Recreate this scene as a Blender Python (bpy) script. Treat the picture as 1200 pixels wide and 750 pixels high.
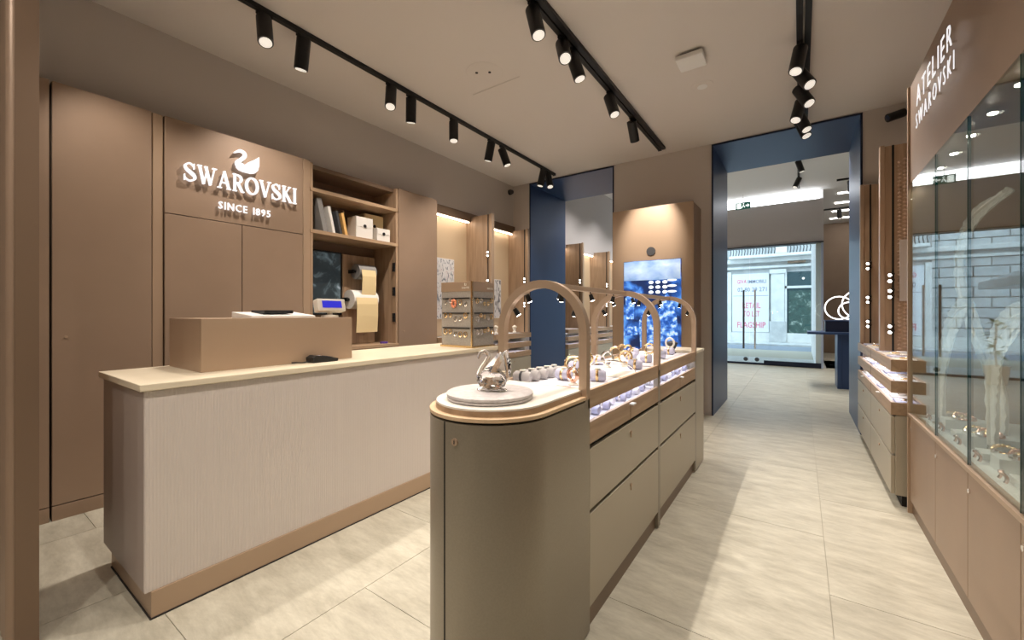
import bpy, bmesh, math, random
from mathutils import Vector, Matrix
random.seed(7)
PI = math.pi
C = bpy.context.scene.collection
S = bpy.context.scene
for o in list(bpy.data.objects): bpy.data.objects.remove(o)

# ------------------------------------------------------------------ camera
H = 1.30; FPX = 483.0; U0, V0 = 600.0, 367.0
YAW = math.atan2(938 - U0, FPX)
cam = bpy.data.cameras.new('camera'); camo = bpy.data.objects.new('camera', cam); C.objects.link(camo)
cam.sensor_width = 36.0; cam.sensor_fit = 'HORIZONTAL'; cam.lens = FPX / 1200 * 36
cam.shift_y = -(375 - V0) / 1200; cam.clip_start = 0.02; cam.clip_end = 200
camo.location = (0, 0, H); camo.rotation_euler = (PI / 2, 0, YAW)
S.camera = camo
# ------------------------------------------------------------------ world (overcast daylight on the street)
w = bpy.data.worlds.new('overcast'); S.world = w; w.use_nodes = True
bg = w.node_tree.nodes['Background']; bg.inputs[0].default_value = (0.64, 0.82, 1.0, 1); bg.inputs[1].default_value = 3.7
# ------------------------------------------------------------------ exposure
vs = S.view_settings
vs.view_transform = 'Standard'; vs.look = 'None'; vs.gamma = 1.0; vs.use_curve_mapping = False; vs.exposure = 0.22
SPOT_W = 62.0                       # watts of one track head
WARM = (1.0, 0.89, 0.785)
ORD = ['first','second','third','fourth','fifth','sixth','seventh','eighth','ninth','tenth','eleventh','twelfth','thirteenth']
LED = 9.0

# ------------------------------------------------------------------ helpers
def ray(u, v):
    xc = (u - U0) / FPX; yc = (V0 - v) / FPX
    return (-math.sin(YAW) + xc * math.cos(YAW), math.cos(YAW) + xc * math.sin(YAW), yc)
def onz(u, v, z):
    r = ray(u, v); t = (z - H) / r[2]; return Vector((r[0] * t, r[1] * t, z))

class MB:
    def __init__(s): s.v = []; s.f = []
    def add(s, vs, fs):
        n = len(s.v); s.v += [tuple(p) for p in vs]; s.f += [tuple(i + n for i in f) for f in fs]; return s
    def box(s, x0, x1, y0, y1, z0, z1):
        return s.add([(x0,y0,z0),(x1,y0,z0),(x1,y1,z0),(x0,y1,z0),(x0,y0,z1),(x1,y0,z1),(x1,y1,z1),(x0,y1,z1)],
                     [(0,3,2,1),(4,5,6,7),(0,1,5,4),(1,2,6,5),(2,3,7,6),(3,0,4,7)])
    def prism(s, poly, fn, a, b):
        """poly of 2D points, fn(p, t) -> 3D, extruded t from a to b"""
        n = len(poly)
        vs = [fn(p, a) for p in poly] + [fn(p, b) for p in poly]
        fs = [tuple(range(n))[::-1], tuple(range(n, 2 * n))] + [(i, (i + 1) % n, (i + 1) % n + n, i + n) for i in range(n)]
        return s.add(vs, fs)
    def cyl(s, p, q, r0, r1=None, n=16, cap=True):
        r1 = r0 if r1 is None else r1
        p = Vector(p); q = Vector(q); d = (q - p).normalized()
        a = d.orthogonal().normalized(); b = d.cross(a)
        vs = []
        for c, r in ((p, r0), (q, r1)):
            for i in range(n):
                t = 2 * PI * i / n; vs.append(c + a * (r * math.cos(t)) + b * (r * math.sin(t)))
        fs = [(i, (i + 1) % n, (i + 1) % n + n, i + n) for i in range(n)]
        if cap: fs += [tuple(range(n))[::-1], tuple(range(n, 2 * n))]
        return s.add(vs, fs)
    def tube(s, pts, r, n=8, closed=False, rx=None):
        pts = [Vector(p) for p in pts]; m = len(pts)
        rs = r if isinstance(r, (list, tuple)) else [r] * m
        vs = []; prev = None
        for i, p in enumerate(pts):
            if closed: d = pts[(i + 1) % m] - pts[i - 1]
            else: d = pts[min(i + 1, m - 1)] - pts[max(i - 1, 0)]
            d.normalize()
            if prev is None: a = d.orthogonal().normalized()
            else:
                a = prev - d * prev.dot(d); a.normalize()
            prev = a; b = d.cross(a)
            for k in range(n):
                t = 2 * PI * (k + .5) / n; vs.append(p + (a * math.cos(t) + b * math.sin(t)) * rs[i])
        fs = []
        for i in range(m if closed else m - 1):
            j = (i + 1) % m
            for k in range(n): fs.append((i*n+k, i*n+(k+1)%n, j*n+(k+1)%n, j*n+k))
        if not closed: fs += [tuple(range(n))[::-1], tuple((m-1)*n + k for k in range(n))]
        return s.add(vs, fs)
    def lathe(s, prof, c=(0,0,0), n=24, sx=1, sy=1):
        m = len(prof); vs = []
        for r, z in prof:
            for k in range(n):
                t = 2 * PI * k / n; vs.append((c[0] + r*sx*math.cos(t), c[1] + r*sy*math.sin(t), c[2] + z))
        fs = []
        for i in range(m - 1):
            for k in range(n): fs.append((i*n+k, i*n+(k+1)%n, (i+1)*n+(k+1)%n, (i+1)*n+k))
        fs += [tuple(range(n))[::-1], tuple((m-1)*n + k for k in range(n))]
        return s.add(vs, fs)
    def sphere(s, c, r, n=10, sc=(1,1,1)):
        prof = [(max(1e-4, r * math.sin(PI*i/n)), -r * math.cos(PI*i/n)) for i in range(n + 1)]
        vs0 = MB().lathe(prof, (0,0,0), n * 2)
        return s.add([(c[0]+p[0]*sc[0], c[1]+p[1]*sc[1], c[2]+p[2]*sc[2]) for p in vs0.v], vs0.f)
    def xf(s, M):
        s.v = [tuple(M @ Vector(p)) for p in s.v]; return s

def build(name, mb, mat, parent=None, bevel=0, smooth=None, local=False, seg=2):
    me = bpy.data.meshes.new(name); me.from_pydata(mb.v, [], mb.f)
    bm = bmesh.new(); bm.from_mesh(me)
    bmesh.ops.recalc_face_normals(bm, faces=bm.faces[:])
    if bevel:
        bmesh.ops.bevel(bm, geom=bm.edges[:], offset=bevel, segments=seg, profile=.6, affect='EDGES', clamp_overlap=True)
    off = Vector((0,0,0))
    if parent is not None and not local:
        p = parent
        while p is not None: off += p.location; p = p.parent
        bmesh.ops.translate(bm, verts=bm.verts[:], vec=-off)
    bm.to_mesh(me); bm.free()
    if smooth is not None:
        me.shade_smooth(); me.set_sharp_from_angle(angle=math.radians(smooth))
    me.materials.append(mat)
    o = bpy.data.objects.new(name, me); C.objects.link(o)
    if parent is not None: o.parent = parent
    return o
def tag(o, label=None, cat=None, group=None, kind=None):
    if label: o['label'] = label
    if cat: o['category'] = cat
    if group: o['group'] = group
    if kind: o['kind'] = kind
    return o
def thing(name, label, cat, loc, group=None, rz=0):
    o = bpy.data.objects.new(name, None); C.objects.link(o); o.location = loc; o.rotation_euler = (0, 0, rz)
    o.empty_display_size = .1
    return tag(o, label, cat, group)
def struct(name, mb, mat, **k):
    o = build(name, mb, mat, **k)
    if o.parent is None: o['kind'] = 'structure'
    return o
def copy_tree(o, parent=None):
    c = o.copy(); C.objects.link(c); c.parent = parent
    for ch in o.children: copy_tree(ch, c)
    return c
def box(*a): return MB().box(*a)

# ------------------------------------------------------------------ materials
def new_mat(name):
    m = bpy.data.materials.new(name); m.use_nodes = True
    return m, m.node_tree, m.node_tree.nodes['Principled BSDF']
def srgb(r, g, b):
    f = lambda c: c/255/12.92 if c/255 <= .04045 else ((c/255 + .055)/1.055) ** 2.4
    return (f(r), f(g), f(b), 1)
def mat(name, col, rough=.5, metal=0, noise=None, scale=8, bump=0, bscale=60, spec=.5, trans=0, ior=1.45, emit=None, estr=0, stretch=(1,1,1), det=4):
    m, nt, b = new_mat(name)
    b.inputs['Base Color'].default_value = col; b.inputs['Roughness'].default_value = rough; b.inputs['Metallic'].default_value = metal
    b.inputs['Specular IOR Level'].default_value = spec
    if trans: b.inputs['Transmission Weight'].default_value = trans; b.inputs['IOR'].default_value = ior
    if emit: b.inputs['Emission Color'].default_value = emit; b.inputs['Emission Strength'].default_value = estr
    if noise or bump:
        tc = nt.nodes.new('ShaderNodeTexCoord'); mp = nt.nodes.new('ShaderNodeMapping'); mp.inputs['Scale'].default_value = stretch
        nt.links.new(tc.outputs['Object'], mp.inputs[0])
    if noise:
        n = nt.nodes.new('ShaderNodeTexNoise'); n.inputs['Scale'].default_value = scale; n.inputs['Detail'].default_value = det
        nt.links.new(mp.outputs[0], n.inputs[0])
        r = nt.nodes.new('ShaderNodeValToRGB'); r.color_ramp.elements[0].color = noise; r.color_ramp.elements[1].color = col
        r.color_ramp.elements[0].position = .35; r.color_ramp.elements[1].position = .65
        nt.links.new(n.outputs[0], r.inputs[0]); nt.links.new(r.outputs[0], b.inputs['Base Color'])
    if bump:
        n2 = nt.nodes.new('ShaderNodeTexNoise'); n2.inputs['Scale'].default_value = bscale; n2.inputs['Detail'].default_value = 3
        nt.links.new(mp.outputs[0], n2.inputs[0])
        bp = nt.nodes.new('ShaderNodeBump'); bp.inputs['Strength'].default_value = bump; bp.inputs['Distance'].default_value = .01
        nt.links.new(n2.outputs[0], bp.inputs['Height']); nt.links.new(bp.outputs[0], b.inputs['Normal'])
    return m
def emis(name, col, st):
    m, nt, b = new_mat(name)
    b.inputs['Base Color'].default_value = (.8,.8,.8,1); b.inputs['Emission Color'].default_value = (*col, 1); b.inputs['Emission Strength'].default_value = st
    return m
def glass_mat(name, tint=(1,1,1,1)):
    m = bpy.data.materials.new(name); m.use_nodes = True; nt = m.node_tree; nt.nodes.clear()
    out = nt.nodes.new('ShaderNodeOutputMaterial'); mix = nt.nodes.new('ShaderNodeMixShader')
    tr = nt.nodes.new('ShaderNodeBsdfTransparent'); tr.inputs[0].default_value = tint
    gl = nt.nodes.new('ShaderNodeBsdfGlossy'); gl.inputs['Roughness'].default_value = 0.0
    fr = nt.nodes.new('ShaderNodeFresnel'); geo = nt.nodes.new('ShaderNodeNewGeometry')
    mp = nt.nodes.new('ShaderNodeMapRange')      # the same pane index seen from inside or outside of the sheet
    mp.inputs['To Min'].default_value = 1.52; mp.inputs['To Max'].default_value = 1 / 1.52
    nt.links.new(geo.outputs['Backfacing'], mp.inputs[0]); nt.links.new(mp.outputs[0], fr.inputs[0])
    nt.links.new(fr.outputs[0], mix.inputs[0]); nt.links.new(tr.outputs[0], mix.inputs[1]); nt.links.new(gl.outputs[0], mix.inputs[2])
    nt.links.new(mix.outputs[0], out.inputs[0])
    return m
def wood_mat(name, a, b_, rough=.45, stretch=(1,.06,1), scale=26):
    m, nt, b = new_mat(name); b.inputs['Roughness'].default_value = rough
    tc = nt.nodes.new('ShaderNodeTexCoord'); mp = nt.nodes.new('ShaderNodeMapping'); mp.inputs['Scale'].default_value = stretch
    n = nt.nodes.new('ShaderNodeTexNoise'); n.inputs['Scale'].default_value = scale; n.inputs['Detail'].default_value = 6; n.inputs['Distortion'].default_value = .6
    r = nt.nodes.new('ShaderNodeValToRGB'); r.color_ramp.elements[0].color = a; r.color_ramp.elements[1].color = b_
    r.color_ramp.elements[0].position = .3; r.color_ramp.elements[1].position = .7
    nt.links.new(tc.outputs['Object'], mp.inputs[0]); nt.links.new(mp.outputs[0], n.inputs[0]); nt.links.new(n.outputs[0], r.inputs[0]); nt.links.new(r.outputs[0], b.inputs['Base Color'])
    bp = nt.nodes.new('ShaderNodeBump'); bp.inputs['Strength'].default_value = .08; bp.inputs['Distance'].default_value = .003
    nt.links.new(n.outputs[0], bp.inputs['Height']); nt.links.new(bp.outputs[0], b.inputs['Normal'])
    return m
def ribbed_mat(name, col):
    m, nt, b = new_mat(name); b.inputs['Base Color'].default_value = col; b.inputs['Roughness'].default_value = .42
    tc = nt.nodes.new('ShaderNodeTexCoord'); wv = nt.nodes.new('ShaderNodeTexWave'); wv.bands_direction = 'Y'; wv.inputs['Scale'].default_value = 26
    bp = nt.nodes.new('ShaderNodeBump'); bp.inputs['Strength'].default_value = .35; bp.inputs['Distance'].default_value = .004
    nt.links.new(tc.outputs['Object'], wv.inputs[0]); nt.links.new(wv.outputs['Fac'], bp.inputs['Height']); nt.links.new(bp.outputs[0], b.inputs['Normal'])
    return m
def tile_mat(name):
    m, nt, b = new_mat(name); b.inputs['Roughness'].default_value = .42; b.inputs['Specular IOR Level'].default_value = .4
    tc = nt.nodes.new('ShaderNodeTexCoord'); oi = nt.nodes.new('ShaderNodeObjectInfo')
    off = nt.nodes.new('ShaderNodeVectorMath'); off.operation = 'ADD'
    nt.links.new(tc.outputs['Object'], off.inputs[0])
    sc = nt.nodes.new('ShaderNodeVectorMath'); sc.operation = 'SCALE'; sc.inputs['Scale'].default_value = 1.0
    nt.links.new(oi.outputs['Location'], sc.inputs[0]); nt.links.new(sc.outputs[0], off.inputs[1])
    mp = nt.nodes.new('ShaderNodeMapping'); mp.inputs['Scale'].default_value = (.8, 2.6, 1); mp.inputs['Rotation'].default_value = (0, 0, .5)
    nt.links.new(off.outputs[0], mp.inputs[0])
    n = nt.nodes.new('ShaderNodeTexNoise'); n.inputs['Scale'].default_value = 4.2; n.inputs['Detail'].default_value = 12; n.inputs['Roughness'].default_value = .74; n.inputs['Distortion'].default_value = .12
    nt.links.new(mp.outputs[0], n.inputs[0])
    r = nt.nodes.new('ShaderNodeValToRGB'); e = r.color_ramp.elements
    e[0].color = (.35, .325, .255, 1); e[0].position = .3; e[1].color = (.60, .575, .475, 1); e[1].position = .68
    nt.links.new(n.outputs[0], r.inputs[0])
    hv = nt.nodes.new('ShaderNodeHueSaturation'); mr = nt.nodes.new('ShaderNodeMapRange'); mr.inputs['To Min'].default_value = .94; mr.inputs['To Max'].default_value = 1.06
    nt.links.new(oi.outputs['Random'], mr.inputs[0]); nt.links.new(mr.outputs[0], hv.inputs['Value']); nt.links.new(r.outputs[0], hv.inputs['Color'])
    nt.links.new(hv.outputs[0], b.inputs['Base Color'])
    bp = nt.nodes.new('ShaderNodeBump'); bp.inputs['Strength'].default_value = .12; bp.inputs['Distance'].default_value = .004
    nt.links.new(n.outputs[0], bp.inputs['Height']); nt.links.new(bp.outputs[0], b.inputs['Normal'])
    return m
def print_mat(name, stops, scale=9, estr=0, stretch=(1,1,1), dist=0, seed=0):
    """a flat print, displayed picture or painted reflection: soft blotches of the given colours"""
    m, nt, b = new_mat(name); b.inputs['Roughness'].default_value = .35
    tc = nt.nodes.new('ShaderNodeTexCoord'); mp = nt.nodes.new('ShaderNodeMapping'); mp.inputs['Scale'].default_value = stretch; mp.inputs['Location'].default_value = (seed, seed*2, seed*.7)
    n = nt.nodes.new('ShaderNodeTexNoise'); n.inputs['Scale'].default_value = scale; n.inputs['Detail'].default_value = 4; n.inputs['Distortion'].default_value = dist
    r = nt.nodes.new('ShaderNodeValToRGB'); e = r.color_ramp.elements
    while len(e) < len(stops): e.new(.5)
    for k, (p, c) in enumerate(stops): e[k].position = p; e[k].color = c
    nt.links.new(tc.outputs['Object'], mp.inputs[0]); nt.links.new(mp.outputs[0], n.inputs[0]); nt.links.new(n.outputs[0], r.inputs[0])
    nt.links.new(r.outputs[0], b.inputs['Base Color'])
    if estr:
        nt.links.new(r.outputs[0], b.inputs['Emission Color']); b.inputs['Emission Strength'].default_value = estr
    return m

M = {}
M['brown'] = mat('brown_panel', (.34,.24,.17,1), .42, .2, noise=(.318,.224,.158,1), scale=3, bump=.03, bscale=300)
M['brown_dark'] = mat('brown_trim', (.20,.135,.09,1), .4, .3)
M['goldpanel'] = mat('golden_beige_panel', (.58,.45,.30,1), .5)
M['bronze'] = mat('bronze_trim', (.46,.335,.235,1), .38, .35, bump=.02, bscale=200)
M['gold'] = mat('gold_metal', (.85,.62,.33,1), .25, 1)
M['silver'] = mat('silver_metal', (.82,.80,.78,1), .18, 1)
M['paint'] = mat('greige_paint', (.57,.52,.48,1), .85, 0, bump=.03, bscale=120)
M['ceil'] = mat('ceiling_paint', (.70,.65,.61,1), .9, 0, bump=.02, bscale=90)
M['grey_paint'] = mat('cool_grey_paint', (.50,.47,.47,1), .85, 0, bump=.02, bscale=90)
M['white_paint'] = mat('white_paint', (.80,.79,.78,1), .8, 0, bump=.02, bscale=90)
M['blue'] = mat('navy_blue_metal', (.030,.062,.160,1), .38, .25, bump=.02, bscale=150)
M['blue_edge'] = mat('dark_navy_edge', (.012,.018,.045,1), .4, .3)
M['oak'] = wood_mat('oak', (.33,.215,.13,1), (.47,.33,.21,1))
M['oak_v'] = wood_mat('oak_upright', (.31,.205,.13,1), (.46,.325,.215,1), stretch=(1,1,.06))
M['oak_light'] = wood_mat('oak_edge', (.62,.44,.27,1), (.72,.53,.34,1))
M['ribbed'] = ribbed_mat('ribbed_stone_white', (.66,.60,.56,1))
M['plain'] = mat('counter_end_greige', (.40,.335,.30,1), .45)
M['cream'] = mat('cream_worktop', (.80,.72,.56,1), .3, 0, noise=(.76,.68,.52,1), scale=5)
M['white'] = mat('white_top', (.86,.82,.74,1), .3)
M['lav'] = mat('white_tray_lining', (.84,.83,.88,1), .6)
M['lilac'] = mat('lilac_suede', (.50,.50,.64,1), .8, bump=.05, bscale=250)
M['greysuede'] = mat('grey_suede', (.46,.44,.44,1), .85, bump=.08, bscale=250)
M['disc'] = mat('grey_speckled_stone', (.62,.58,.57,1), .6, noise=(.52,.48,.47,1), scale=60)
M['greige'] = mat('greige_lacquer', (.30,.265,.205,1), .36, .35, noise=(.28,.245,.19,1), scale=160)
M['drawer'] = mat('greige_drawer', (.42,.375,.29,1), .42, .12)
M['black'] = mat('black_metal', (.012,.012,.013,1), .45, .2)
M['dark'] = mat('dark_gap', (.02,.017,.015,1), .7)
M['darkgrey'] = mat('dark_grey_plastic', (.05,.05,.055,1), .5)
M['whiteplastic'] = mat('white_plastic', (.80,.79,.77,1), .4)
M['beigeplastic'] = mat('beige_plastic', (.62,.58,.50,1), .45)
M['lamp'] = emis('lamp_lens', (1.0,.92,.80), .55)
M['lampsmall'] = emis('small_spot_lens', (1.0,.95,.88), 18.0)
M['ledwarm'] = emis('warm_led_strip', (1.0,.84,.68), 13.0)
M['ledcool'] = emis('cool_led_strip', (.86,.88,1.0), LED)
M['sign'] = mat('white_lit_letters', (.35,.35,.36,1), .5, emit=(1.0,.98,1.0,1), estr=.72)
M['lightpanel'] = emis('lit_ceiling_slot', (.93,.97,1.0), 3.2)
M['ring'] = emis('white_led_ring', (1,1,1), 2.0)
M['crystal'] = mat('clear_crystal', (1,1,1,1), 0.0, trans=1, ior=1.36)
M['glass'] = glass_mat('clear_glass', (.93,.965,.95,1))
M['glassedge'] = mat('green_glass_edge', (.02,.07,.055,1), .15)
M['lcd'] = mat('blue_lcd', (.01,.01,.05,1), .3, emit=(.03,.03,.62,1), estr=.8)
M['paperY'] = mat('cream_paper', (.80,.64,.36,1), .7)
M['paperG'] = mat('grey_paper_roll', (.24,.235,.23,1), .6)
M['paperW'] = mat('white_paper_roll', (.78,.76,.72,1), .6)
M['red'] = mat('red_card', (.72,.10,.05,1), .5)
M['orange'] = mat('orange_folder', (.72,.42,.14,1), .6)
M['green'] = mat('exit_green', (.01,.09,.07,1), .4, emit=(.01,.10,.075,1), estr=.4)
M['exitwhite'] = emis('exit_white', (.9,1,.95), 1.2)
M['asphalt'] = mat('asphalt', (.26,.30,.36,1), .8, noise=(.22,.26,.31,1), scale=12)
M['stone'] = mat('facade_stone', (.62,.63,.62,1), .8, noise=(.50,.51,.51,1), scale=4, bump=.1, bscale=20)
M['stone2'] = mat('facade_stone_pale', (.78,.78,.75,1), .8, noise=(.70,.70,.68,1), scale=4)
M['shopglass'] = mat('dark_shop_glass', (.06,.10,.11,1), .08)
M['poster'] = mat('white_poster', (.82,.83,.86,1), .6)
M['pinkink'] = mat('pink_ink', (.78,.16,.24,1), .6)
M['greyink'] = mat('grey_ink', (.25,.26,.33,1), .6)
M['awning'] = mat('white_canvas', (.82,.82,.82,1), .8)
M['feather'] = mat('frosted_white_feather', (.82,.80,.76,1), .4, noise=(.62,.60,.56,1), scale=30, stretch=(1,1,.2))
M['beige_in'] = mat('showcase_beige', (.55,.46,.36,1), .6)
M['pad'] = mat('pale_display_pad', (.78,.80,.78,1), .5)
M['stand_grey'] = mat('grey_display_panel', (.40,.37,.33,1), .6, noise=(.30,.275,.245,1), scale=120)
M['leaf'] = mat('leaf_green', (.05,.11,.04,1), .6)
M['tile'] = tile_mat('beige_stone_tile')
M['grout'] = mat('grout', (.50,.47,.39,1), .9)
M['lattice'] = mat('pinkish_lattice_panel', (.50,.35,.25,1), .55)

# ================================================================== SETTING
YB, YB2, YS, ZC, ZC2 = 5.753, 6.97, 12.1, 3.45, 4.22
XL, XR = -4.25, 1.15
X2L, X2R = -4.25, 4.2
fl = struct('floor', box(XL-.2, X2R+.2, -3.2, 17.2, -.12, -.006), M['grout'])
TW, TL = .9, 1.2
tiles = {}
def tile(x0, x1, y0, y1):
    key = (round(x1-x0,3), round(y1-y0,3))
    g = .0015
    if key not in tiles:
        a, b = key
        mb = MB().box(-a/2+g, a/2-g, -b/2+g, b/2-g, -.006, 0)
        o = build('floor_tile', mb, M['tile'], fl, local=True); tiles[key] = o.data
    else:
        o = bpy.data.objects.new('floor_tile', tiles[key]); C.objects.link(o); o.parent = fl
    o.location = ((x0+x1)/2, (y0+y1)/2, 0)
def lay(xa, xb, ya, yb):
    i = math.floor((xa - .11) / TW)
    while .11 + i*TW < xb - 1e-4:
        x0, x1 = max(xa, .11 + i*TW), min(xb, .11 + (i+1)*TW)
        sh = .6 * (i % 2)
        j = math.floor((ya - sh) / TL)
        while sh + j*TL < yb - 1e-4:
            y0, y1 = max(ya, sh + j*TL), min(yb, sh + (j+1)*TL)
            if x1 - x0 > .01 and y1 - y0 > .01: tile(x0, x1, y0, y1)
            j += 1
        i += 1
lay(XL, XR, -1.2, YB2); lay(X2L, X2R, YB2, YS); lay(.5, X2R, YS, 15.0)

struct('ceiling', box(XL-.2, XR+.2, -3.2, YB, ZC, ZC+.2), M['ceil'])
struct('trim_1', box(-2.64, -2.09, 3.10, 3.112, ZC-.002, ZC+.01), M['paint'])          # air slot in the ceiling
struct('wall_left', box(XL-.2, XL, -3.2, YS+.2, 0, ZC2), M['paint'])
struct('wall_left_upper', box(XL, -4.0, -3.0, YB, 2.76, ZC), M['paint'])
struct('wall_right', box(XR, XR+.2, -3.2, YB, 0, ZC), M['paint'])
struct('wall_front', box(XL, XR, -3.2, -3.0, 0, ZC), M['paint'])
# thick wall to the next room with two portals: x -3.648..-2.238 and -0.905..0.524
bw = MB()
for a, b in ((XL, -3.668), (-2.218, -.925), (.544, XR+.2)): bw.box(a, b, YB, YB2, 0, 3.44)
bw.box(XL, XR+.2, YB, YB2, 3.44, ZC2+.2)
struct('wall_back', bw, M['paint'])
def portal(n, x0, x1):
    fr = MB(); t = .02
    jl = box(x0-t, x0, YB-.006, YB2+.006, 0, 3.42); jr = box(x1, x1+t, YB-.006, YB2+.006, 0, 3.42)
    lt = box(x0-t, x1+t, YB-.006, YB2+.006, 3.42, 3.44)
    root = struct('trim_%d' % n, lt, M['blue'])
    build('jamb', jl, M['blue'], root); build('jamb', jr, M['blue'], root)
    e = MB().box(x0-t, x0-.004, YB-.012, YB-.006, 0, 3.44).box(x1+.004, x1+t, YB-.012, YB-.006, 0, 3.44).box(x0-t, x1+t, YB-.012, YB-.006, 3.424, 3.44)
    build('edge_strip', e, M['blue_edge'], root)
portal(2, -3.648, -2.238); portal(3, -.905, .524)
# next room
struct('ceiling_next_room', box(X2L-.2, X2R+.2, YB2, 17.2, ZC2, ZC2+.2), M['white_paint'])
struct('wall_right_next_room', box(X2R, X2R+.2, YB2, 17.2, 0, ZC2), M['paint'])
struct('wall_near_next_room', box(XR+.2, X2R, YB2-.2, YB2, 0, ZC2), M['paint'])
struct('wall_far_next_room', box(.3, X2R, 17.0, 17.2, 0, ZC2), M['brown'])
struct('wall_side_passage', box(.30, .442, YS+.06, 17.0, 0, ZC2), M['white_paint'])
struct('wall_street_header', box(X2L, .442, YS-.10, YS+.12, 2.98, 3.98), M['grey_paint'])
lp = build('ceiling_light_slot', box(X2L, .36, YS-.06, YS-.02, 3.985, 4.215), M['lightpanel'])
tag(lp, 'long bright lit ceiling slot above the street doors', 'light')
struct('trim_4', box(X2L, .442, YS-.14, YS+.14, 2.955, 2.98), M['darkgrey'])
# glass shopfront
sf = struct('window_1', box(X2L, .442, YS-.03, YS+.03, 0, .05), M['blue_edge'])
xs = [X2L, -3.2, -2.12, -1.06, .40]
for a, b in zip(xs[:-1], xs[1:]): build('pane', box(a+.006, b-.006, YS-.006, YS+.006, .05, 2.955), M['glass'], sf)
build('frame_post', box(.40, .442, YS-.05, YS+.05, 0, 2.98), mat('pale_blue_frame', (.45,.52,.68,1), .4, .3), sf)
build('threshold_rail', box(-.75, .40, YS-.045, YS-.03, .03, .12), M['blue_edge'], sf)
for x in (-1.19, -.94):
    h = MB().cyl((x, YS-.07, .40), (x, YS-.07, 1.89), .022, n=10)
    for z in (.5, 1.79): h.cyl((x, YS-.07, z), (x, YS-.005, z), .012, n=8)
    build('door_handle', h, M['darkgrey'] if x < -1 else M['silver'], sf, smooth=40)
    build('floor_lock', MB().cyl((x+.04, YS-.03, .13), (x+.04, YS-.006, .13), .05, n=14), M['darkgrey'], sf, smooth=40)

# ================================================================== LEFT WALL RUN
XF = -3.82
def tall_cabinet(y0, y1, label, ztop=2.75, lock=None, doors=1, zsplit=None, stile=0):
    t = thing('tall_cabinet', label, 'cabinet', ((XF + XL)/2, (y0+y1)/2, 0))
    yd1 = y1 - stile
    build('carcass', box(XL+.002, XF-.025, y0+.002, y1-.002, .02, ztop), M['brown_dark'], t)
    build('plinth', box(XL+.05, XF, y0+.002, y1-.002, 0, .09), M['brown'], t, bevel=.002)
    if zsplit: build('header_panel', box(XF-.024, XF, y0+.003, yd1-.003, zsplit+.003, ztop), M['brown'], t, bevel=.002)
    zt = (zsplit or ztop+.003) - .003
    for k in range(doors):
        a = y0 + (yd1-y0)*k/doors; b = y0 + (yd1-y0)*(k+1)/doors
        d = build('door', box(XF-.024, XF, a+.003, b-.003, .096, zt), M['brown'], t, bevel=.002)
        if lock and k == 0:
            build('lock', MB().cyl((XF-.002, lock[0], lock[1]), (XF+.006, lock[0], lock[1]), .009, n=12), M['bronze'], d, smooth=40)
    if stile: build('stile', box(XF-.024, XF+.004, yd1, y1-.001, .096, ztop), M['bronze'], t, bevel=.002)
    return t
tall_cabinet(-.62, .452, 'tall brown cupboard next to the fluted brown screen')
tall_cabinet(.458, .945, 'tall plain brown cupboard door with a small lock beside the sign wall', lock=(.52, 1.15))
fs = build('filler_strip', box(XL+.002, XF-.015, .949, 1.010, 0, 2.75), M['bronze'], bevel=.002)
tag(fs, 'narrow recessed bronze strip between two tall brown cupboards', 'trim strip')
tall_cabinet(1.014, 2.107, 'brown cupboard with two lower doors and a header carrying lit letters', doors=2, zsplit=2.037, stile=.064)
tall_cabinet(3.164, 3.785, 'tall brown cupboard right of the open oak shelves', lock=(3.24, 1.09))
# fluted near screen at the far left
t = thing('fluted_screen', 'dark brown fluted upright screen standing on the floor by the cupboards', 'screen', (-3.1, .26, 0))
build('board', box(-3.66, -2.452, .20, .262, .0, 2.9), M['brown_dark'], t)
for k in range(20):
    x = -2.48 - k*.058
    build('rib', MB().cyl((x, .20, .02), (x, .20, 2.9), .024, n=10), M['brown'], t, smooth=40)
# open shelf unit
ys0, ys1 = 2.11, 3.16
sh = thing('shelf_unit', 'open oak shelf unit set between the tall brown cupboards', 'shelf', ((XF+XL)/2, (ys0+ys1)/2, 0))
build('back_panel', box(XL+.002, XL+.02, ys0, ys1, .9, 2.72), M['brown_dark'], sh)
build('side_panel', box(XL+.02, XF-.006, ys1-.03, ys1, .92, 2.74), M['oak_v'], sh)
build('side_panel', box(XL+.02, XF-.006, ys0, ys0+.03, .92, 2.74), M['oak_v'], sh)
build('top_panel', box(XL+.02, XF-.05, ys0+.03, ys1-.03, 2.70, 2.74), M['brown_dark'], sh)
for z in (2.505, 2.105): build('shelf', box(XL+.02, XF, ys0+.002, ys1-.002, z-.035, z), M['oak'], sh, bevel=.003)
build('shelf', box(XL+.02, XF+.01, ys0+.002, ys1-.002, .92, .955), M['oak'], sh, bevel=.003)
build('base', box(XL+.02, XF-.02, ys0+.002, ys1-.002, 0, .92), M['brown'], sh)
for z in (1.83, 1.55, 1.25):
    build('fitting', MB().cyl((XF-.03, ys1-.055, z), (XF-.03, ys1-.03, z), .014, n=10).box(XF-.045, XF-.015, ys1-.052, ys1-.03, z-.05, z+.05), M['black'], sh)
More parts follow.
